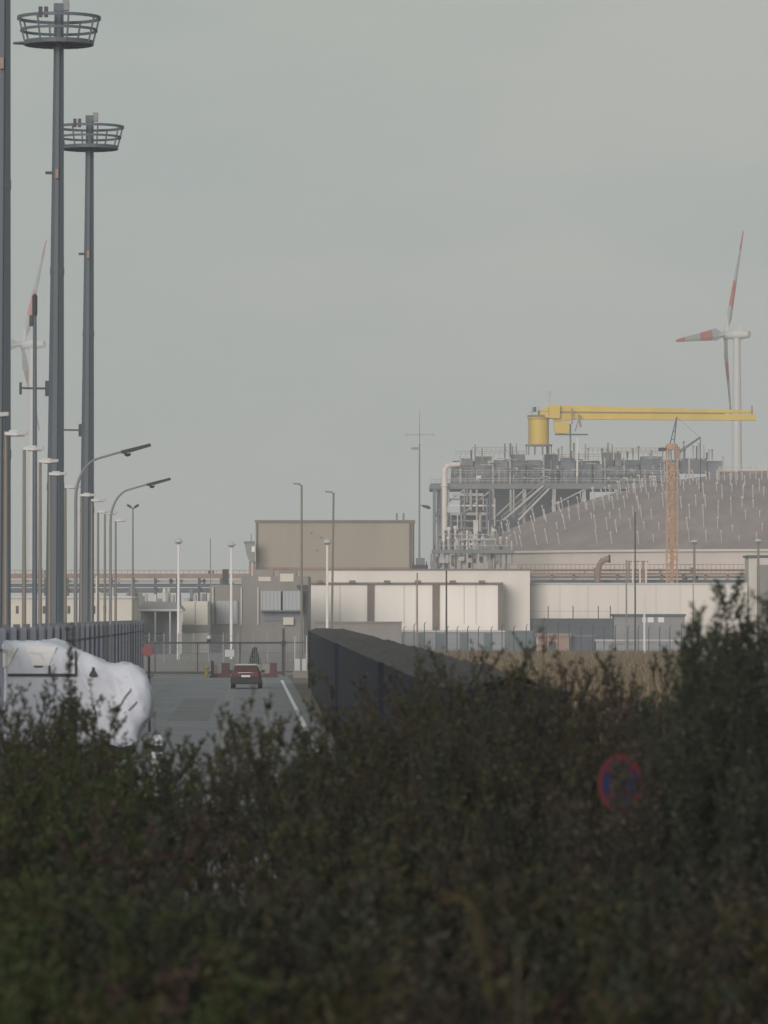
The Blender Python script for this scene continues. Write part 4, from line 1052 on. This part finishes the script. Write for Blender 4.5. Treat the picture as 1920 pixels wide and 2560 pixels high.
for x0, x1 in ((1606, 1615), (1619, 1634), (1645, 1660)):
    m = MB(); pbox(m, x0, 1543, x1, 1556, D - 5.06, .058); m.build('window', M['palepole'], t)
D = 600
t = thing('wire_fence', 'wire fence with dark posts across the yard at right', 'fence', (PX(1350, D), D, 0))
rnd = random.Random(8)
m = MB()
for z in (.4, 1.0, 1.6, 2.2, 2.6): m.bar((PX(1004, D), D, z), (PX(1716, D), D, z), .025)
x = 1004
while x < 1716: m.bar((PX(x, D), D + .03, .1), (PX(x, D), D + .03, 2.5), .02); x += 6
m.build('wires', M['bluegrey'], t)
x = 1010
while x < 1712:
    h = 2.9 + rnd.uniform(-.1, .5) * (1 if rnd.random() < .4 else .2)
    m = MB(); m.bar((PX(x, D), D, 0), (PX(x, D), D, h), .10); m.bar((PX(x, D), D, h), (PX(x, D) + .18, D - .1, h + .22), .06); m.build('post', M['dark'], t)
    x += 28 + rnd.uniform(-4, 4)
D = 470
t = thing('perimeter_fence', 'second thin fence with slim posts in the yard behind the gate', 'fence', (PX(520, D), D, 0))
m = MB()
for z in (.5, 1.2, 1.9, 2.5): m.bar((PX(250, D), D, z), (PX(775, D), D, z), .03)
x = 250
while x < 775: m.bar((PX(x, D), D + .02, .1), (PX(x, D), D + .02, 2.5), .022); x += 5
m.build('wires', M['bluegrey'], t)
x = 262
while x < 775:
    m = MB(); m.bar((PX(x, D), D, 0), (PX(x, D), D, 2.75), .09); m.build('post', M['midgrey'], t); x += 37
# white van in the yard (small, behind the fence)

# ------------------------------------------------------------------ dry grass
def blades(name, n, seed, region, h0, h1, w, mk):
    rn = np.random.default_rng(seed)
    pts = region(rn, n); hh = rn.uniform(h0, h1, len(pts)); a = rn.uniform(0, 2*np.pi, len(pts)); ln = rn.normal(0, .25, (len(pts), 2))
    v = np.zeros((len(pts), 3, 3)); dx = np.stack([np.cos(a), np.sin(a)], 1) * w
    v[:, 0, :2] = pts - dx; v[:, 1, :2] = pts + dx; v[:, 2, :2] = pts + ln * hh[:, None]; v[:, 2, 2] = hh
    zg = np.array([ground_z(p[0], p[1]) for p in pts]); v[:, :, 2] += zg[:, None]
    me = bpy.data.meshes.new(name); nv = len(pts) * 3
    me.vertices.add(nv); me.vertices.foreach_set('co', v.reshape(-1)); me.loops.add(nv); me.polygons.add(len(pts))
    me.loops.foreach_set('vertex_index', np.arange(nv, dtype=np.int32)); me.polygons.foreach_set('loop_start', np.arange(0, nv, 3, dtype=np.int32))
    me.update(); me.validate(); me.materials.append(M[mk])
    o = bpy.data.objects.new(name, me); COL.objects.link(o); return struct(o, 'stuff')
def field(rn, n):
    d = 110 + 470 * rn.random(n) ** .8
    px = rn.uniform(860, 1760, n); x = (px - 960) * d / S
    k = x > (-336 * d / S + 6.8); return np.stack([x[k], d[k]], 1)
blades('dry_grass', 26000, 2, field, .25, .75, .05, 'straw')

# ------------------------------------------------------------------ shrubs
def grow(seed, H=2.2, spread=.8, nstem=12, npt=8, ntw=3, nleaf=13, ll=.066, lw=.0125, twl=.42, upright=.55, start=.22, dome=0):
    """stem tubes and leaf quads of one shrub as arrays"""
    rn = random.Random(seed); sv, sf, lv, lf = [], [], [], []
    def tube(p, q, r0, r1, n):
        z = (q - p).normalized(); x = z.orthogonal().normalized(); y = z.cross(x); b = len(sv)
        for c, r in ((p, r0), (q, r1)):
            for k in range(n):
                a = 6.2832 * k / n; sv.append(c + x * math.cos(a) * r + y * math.sin(a) * r)
        for k in range(n): sf.append((b + k, b + (k+1) % n, b + n + (k+1) % n, b + n + k))
    def leaf(p, d, s):
        d = d.normalized(); w = d.cross(Vector((rn.gauss(0, 1), rn.gauss(0, 1), rn.gauss(0, 1)))).normalized() * lw * s
        l = ll * s; b = len(lv); lv.extend((p, p + d * l * .45 + w, p + d * l, p + d * l * .45 - w)); lf.append((b, b+1, b+2, b+3))
    for s in range(nstem):
        a = rn.uniform(0, 6.28); rr = rn.random() ** .5
        p = Vector((math.cos(a) * rr * spread * .3, math.sin(a) * rr * spread * .3, 0)); h = H * (rn.uniform(.62, 1.0) * (1 - .22 * rr) if not dome else rn.uniform(.84, 1.0) * (1 - dome * rr * rr))
        out = Vector((math.cos(a), math.sin(a), 0)) * spread * rr
        d = Vector((0, 0, 1)); prev = p
        for i in range(1, npt + 1):
            f = i / npt
            q = p + Vector((0, 0, h * f)) + out * f ** 1.3 * .8 + Vector((rn.gauss(0, .03), rn.gauss(0, .03), 0)) * (1 + f)
            tube(prev, q, .014 * (1.15 - f) + .003, .014 * (1.0 - f) + .003, 4); d = (q - prev).normalized()
            if f > start:
                for k in range(ntw):
                    o = prev.lerp(q, rn.random()); aa = rn.uniform(0, 6.28)
                    td = (Vector((math.cos(aa), math.sin(aa), rn.uniform(-.1, .5))) * (1 - upright) + (d + Vector((0, 0, .5))).normalized() * upright).normalized()
                    tl = twl * rn.uniform(.5, 1.1) * (1.15 - .55 * f); e = o + td * tl + Vector((0, 0, .08 * tl)); tube(o, e, .0045, .002, 3)
                    for m in range(nleaf):
                        g = rn.uniform(.12, 1.02); c = o.lerp(e, g); ab = rn.uniform(0, 6.28)
                        ld = td * .7 + Vector((math.cos(ab), math.sin(ab), rn.uniform(-.3, .6))) * .8
                        leaf(c, ld, rn.uniform(.6, 1.15))
            prev = q
        for m in range(nleaf): leaf(prev - d * rn.uniform(0, .1), d + Vector((rn.gauss(0, .5), rn.gauss(0, .5), .2)), rn.uniform(.6, 1.1))
    return np.array(sv), np.array(sf, dtype=np.int32), np.array(lv), np.array(lf, dtype=np.int32)
def quadmesh(name, v, f, mats, idx=None):
    me = bpy.data.meshes.new(name); n = len(f)
    me.vertices.add(len(v)); me.vertices.foreach_set('co', np.ascontiguousarray(v, dtype=np.float32).reshape(-1))
    me.loops.add(n * 4); me.loops.foreach_set('vertex_index', np.ascontiguousarray(f, dtype=np.int32).reshape(-1))
    me.polygons.add(n); me.polygons.foreach_set('loop_start', np.arange(0, n * 4, 4, dtype=np.int32))
    for m in mats: me.materials.append(m)
    if idx is not None: me.polygons.foreach_set('material_index', np.ascontiguousarray(idx, dtype=np.int32))
    me.update(); return me
DENSE = [grow(100 + i, 2.3, .85, 14, 8, 3, 16) for i in range(4)]
THIN = [grow(200 + i, 2.3, .6, 7, 9, 2, 13, twl=.36, upright=.6, start=.45) for i in range(3)]
TREE = [grow(300 + i, 2.6, 1.15, 16, 9, 4, 15, ll=.06, lw=.011, twl=.5, upright=.45, start=.12) for i in range(2)]
ROUND = [grow(500 + i, 2.4, 1.15, 26, 9, 4, 13, ll=.062, lw=.0125, twl=.36, upright=.38, start=.15, dome=.42) for i in range(2)]
WISP = [grow(400 + i, 1.6, .3, 4, 8, 3, 10, ll=.05, lw=.008, twl=.2, upright=.75, start=.2) for i in range(2)]

def shrub(proto, px, ytop, d, label, leafmat, name='shrub', H=2.3, rot=0, group='shrubs rising out of the thicket', sx=1.0):
    """a single shrub whose tip reaches pixel row ytop; it grows from the ground there"""
    x = PX(px, d); zg = ground_z(x, d) - .05; s = (PZ(ytop, d) - zg) / H
    t = thing(name, label, 'bush', (x, d, zg), group)
    sv, sf, lv, lf = proto
    ca, sa = math.cos(rot), math.sin(rot); Rm = np.array([[ca, -sa, 0], [sa, ca, 0], [0, 0, 1.0]]).T * np.array([sx, sx, s])
    st_ = bpy.data.objects.new('stems', quadmesh('stems', sv @ Rm, sf, [M['bark']])); COL.objects.link(st_); st_.parent = t
    # leaves keep their own size: scale their centres, not the leaf
    cen = lv.reshape(-1, 4, 3)[:, 0, :]; off = lv.reshape(-1, 4, 3) - cen[:, None, :]
    v = (cen @ Rm)[:, None, :] + off @ np.array([[ca, -sa, 0], [sa, ca, 0], [0, 0, 1.0]]).T
    fo = bpy.data.objects.new('foliage', quadmesh('foliage', v.reshape(-1, 3), lf, [M[leafmat]])); COL.objects.link(fo); fo.parent = t
    return t
SH = [
 (DENSE[1], 22, 1600, 61, 'thin dark shrub in front of the white vehicle at the left edge', 'leafdark', 1.2),
 (DENSE[0], 70, 1650, 58, 'dense dark shrub below the pale side window of the white vehicle', 'leafdark', 1.0),
 (TREE[1], 172, 1520, 60, 'narrow upright bush crossing the white vehicle in front of the fence', 'leafdark', .17),
 (THIN[1], 215, 1700, 56, 'twiggy shrub before the middle of the white vehicle', 'leafolive', 1.0),
 (THIN[0], 105, 1640, 55, 'tall thin twigs over the lower left of the white vehicle', 'leafolive', .8),
 (THIN[1], 262, 1690, 57, 'thin twigs below the black lamp of the white vehicle', 'leafolive', .8),
 (THIN[2], 470, 1730, 53, 'thin olive sprigs over the road, left of the car', 'leafolive', .9),
 (THIN[0], 595, 1770, 48, 'low olive sprigs over the road directly under the car', 'leafolive', .8),
 (THIN[2], 320, 1665, 54, 'twiggy shrub before the rounded nose of the white vehicle', 'leafolive', .9),
 (WISP[1], 425, 1705, 58, 'small green sprig standing over the left of the road', 'leafgreen', 1.0),
 (THIN[0], 545, 1690, 52, 'sparse olive shrub over the road below the red car, left of two', 'leafolive', 1.0),
 (THIN[1], 640, 1660, 50, 'sparse olive shrub over the road below the red car, right of two', 'leafolive', 1.0),
 (THIN[2], 755, 1725, 54, 'olive shrub at the left foot of the dark screen wall', 'leafolive', 1.2),
 (DENSE[1], 870, 1735, 58, 'olive shrub before the middle of the dark screen wall', 'leafolive', .9),
 (DENSE[2], 1010, 1760, 56, 'brownish shrub before the right half of the dark screen wall', 'leafbrown', 1.0),
 (WISP[0], 1236, 1585, 78, 'dry reddish upright plant beside the yard fence, left of two', 'leafrust', 1.0),
 (WISP[1], 1392, 1588, 78, 'dry reddish upright plant before the terracotta hut, right of two', 'leafrust', 1.0),
 (DENSE[3], 1120, 1678, 60, 'brown grey shrub at the right end of the dark wall top', 'leafbrown', 1.1),
 (DENSE[0], 1290, 1678, 60, 'brown grey shrub below the dry grass, under the terracotta hut', 'leafbrown', 1.1),
 (DENSE[1], 1440, 1668, 60, 'brown grey shrub below the slate blue container', 'leafbrown', 1.1),
 (DENSE[2], 1590, 1690, 59, 'olive brown shrub left of the tall dark bush', 'leafolive', 1.1),
 (ROUND[0], 1790, 1440, 47, 'rounded dark leafy bush before the cream wing, left of the tallest bush', 'leafdark', .56),
 (ROUND[1], 1908, 1400, 44, 'tallest dark leafy bush at the right picture edge', 'leafdark', .62),
 (ROUND[0], 1852, 1420, 49, 'dense dark bush filling the gap between the two tallest bushes', 'leafdark', .5),
 (ROUND[1], 1745, 1520, 45, 'lower rounded bush leaning out left of the tall dark bushes', 'leafdark', .40),
 (WISP[0], 1775, 1440, 48, 'single leafy shoot sticking up out of the rounded dark bushes', 'leafdark', 1.0),
 (DENSE[1], 1516, 1800, 40.5, 'twiggy shrub veiling the left half of the no stopping sign', 'leafbrown', .5),
 (DENSE[2], 1606, 1800, 39.5, 'twiggy shrub veiling the right edge of the no stopping sign', 'leafbrown', .42),
 (THIN[1], 395, 1800, 60, 'thin twiggy shrub in front of the white bollard', 'leafolive', .8),
]
for i, (pr, px, y, d, lab, mk, sx) in enumerate(SH):
    H = 1.6 if any(pr is w for w in WISP) else 2.6 if any(pr is w for w in TREE) else 2.4 if any(pr is w for w in ROUND) else 2.3
    shrub(pr, px, y, d, lab, mk, 'tall_bush' if H in (2.6, 2.4) else 'upright_plant' if H == 1.6 else 'shrub', H, i * 1.3, 'shrubs rising out of the thicket', sx)

# the thicket itself: one mass nobody could count
rnd = random.Random(77)
mats = ['leafgreen', 'leafolive', 'leafbrown', 'leafdark', 'leafrust']
accv, accf, acci, base = [], [], [], 0
stv, stf, sbase = [], [], 0
def put(proto, px, ytop, d, mi, H, sx):
    global base, sbase
    x = PX(px, d); zg = ground_z(x, d) - .05; s = (PZ(ytop, d) - zg) / H
    if s < .25: return
    rot = rnd.uniform(0, 6.28); ca, sa = math.cos(rot), math.sin(rot)
    Rr_ = np.array([[ca, -sa, 0], [sa, ca, 0], [0, 0, 1.0]]).T; Rm = Rr_ * np.array([sx, sx, s])
    sv, sf, lv, lf = proto; o = np.array([x, d, zg])
    stv.append(sv @ Rm + o); stf.append(sf + sbase); sbase += len(sv)
    L4 = lv.reshape(-1, 4, 3); cen = L4[:, 0, :]; off = L4 - cen[:, None, :]
    v = (cen @ Rm)[:, None, :] + off @ Rr_ + o
    accv.append(v.reshape(-1, 3)); accf.append(lf + base); base += len(lv); acci.append(np.full(len(lf), mi))
ROWS = [(61, 1775, 1.0), (57, 1800, 1.0), (52, 1850, 1.0), (47, 1900, .95), (42, 1975, .95), (37, 2080, .9), (33, 2150, .85), (29, 2240, .8), (25.5, 2330, .75), (22.5, 2420, .7)]
for d, yt, sx in ROWS:
    step = .55 * S / d * .85
    px = -150 + rnd.uniform(0, step)
    while px < 2080:
        y = yt + rnd.uniform(-70, 50)
        if px < 350: y -= 4 if d > 40 else 0
        if px > 700 and d > 44: y -= 60
        if px > 1700 and d > 40: y -= 150 if d > 44 else 110
        if 1000 < px <= 1650 and d > 46: y -= 85 if px < 1100 else 115 if d > 50 else 130
        if px <= 400 and d > 60: y = max(y, 1790)
        if 770 < px <= 1000 and d > 56: y = max(y, 1690)
        thin = 400 < px < 760
        skip = False
        if thin:
            if d > 36: skip = d > 60 or rnd.random() < .7; y += 30
            elif d > 30: y = max(y, 2095); skip = rnd.random() < .25
        if 1470 < px < 1640:
            if 36 < d < 44: y = max(y, 2130)
            elif d <= 36: y = max(y, 2150)
        if not skip:
            mi = (0 if rnd.random() < .55 else 1 if rnd.random() < .6 else 3) if px < 640 else (1 if rnd.random() < .42 else 2 if rnd.random() < .62 else 3)
            if rnd.random() < .03: mi = 4
            if px > 1640 and d > 35: mi = 3
            pr = rnd.choice(THIN if (thin and d > 36) else DENSE)
            put(pr, px, y, d, mi, 2.3, sx * rnd.uniform(.85, 1.15))
        px += step * rnd.uniform(.75, 1.25)
me = quadmesh('thicket', np.concatenate(accv + stv), np.concatenate(accf + [f + base for f in stf]), [M[k] for k in mats] + [M['bark']],
              np.concatenate(acci + [np.full(len(f), 5) for f in stf]))
o = bpy.data.objects.new('thicket', me); COL.objects.link(o); struct(o, 'stuff')

# bare twigs and a golden arching stem low on the right
d = 21
def stem_plant(name, lab, mk, paths, r0, r1, leafy=0):
    b = P(paths[0][0][0], paths[0][0][1], d); zg = ground_z(b.x, d)
    t = thing(name, lab, 'plant', (b.x, d, zg))
    for pts in paths:
        P3 = [Vector((P(pts[0][0], pts[0][1], d).x, d, zg))] + [P(x, y, d) for x, y in pts]
        m = MB(); m.path(P3, r0, r1, 5); m.build('stem', M[mk], t)
        if leafy:
            m = MB(); rn = random.Random(4)
            for i in range(leafy):
                k = rn.randint(2, len(P3) - 1); c = P3[k-1].lerp(P3[k], rn.random()); e = Vector((rn.gauss(0, 1), rn.gauss(0, 1), rn.gauss(0, .7))).normalized()
                w = e.cross(Vector((0, 1, .3))).normalized() * .005; m.add([c, c + e * .018 + w, c + e * .04, c + e * .018 - w], [(0, 1, 2, 3)])
            m.build('leaves', M[mk], t)
stem_plant('arching_stem', 'arching golden leafy stem low in the dark thicket', 'leafgold', [[(1222, 2480), (1208, 2390), (1198, 2310), (1178, 2265), (1150, 2245), (1110, 2238)]], .003, .0015, 150)
stem_plant('bare_twig', 'two pale bare forked twigs right of the golden stem', 'twig', [[(1296, 2460), (1292, 2400), (1289, 2360), (1303, 2328)], [(1322, 2460), (1340, 2410), (1352, 2365)]], .0028, .0014)

# ------------------------------------------------------------------ haze
hz = MB(); hz.box((-1600, -260, -1.0), (1600, 4100, 218))
hm_ = bpy.data.materials.new('haze_air'); hm_.use_nodes = True
n_ = hm_.node_tree.nodes; 
for q in list(n_):
    if q.type == 'BSDF_PRINCIPLED': n_.remove(q)
pv = n_.new('ShaderNodeVolumePrincipled'); pv.inputs['Density'].default_value = .0003; pv.inputs['Color'].default_value = (.88, .92, .97, 1); pv.inputs['Anisotropy'].default_value = 0
hm_.node_tree.links.new(pv.outputs[0], n_['Material Output'].inputs['Volume'])
struct(hz.build('haze', hm_), 'stuff')
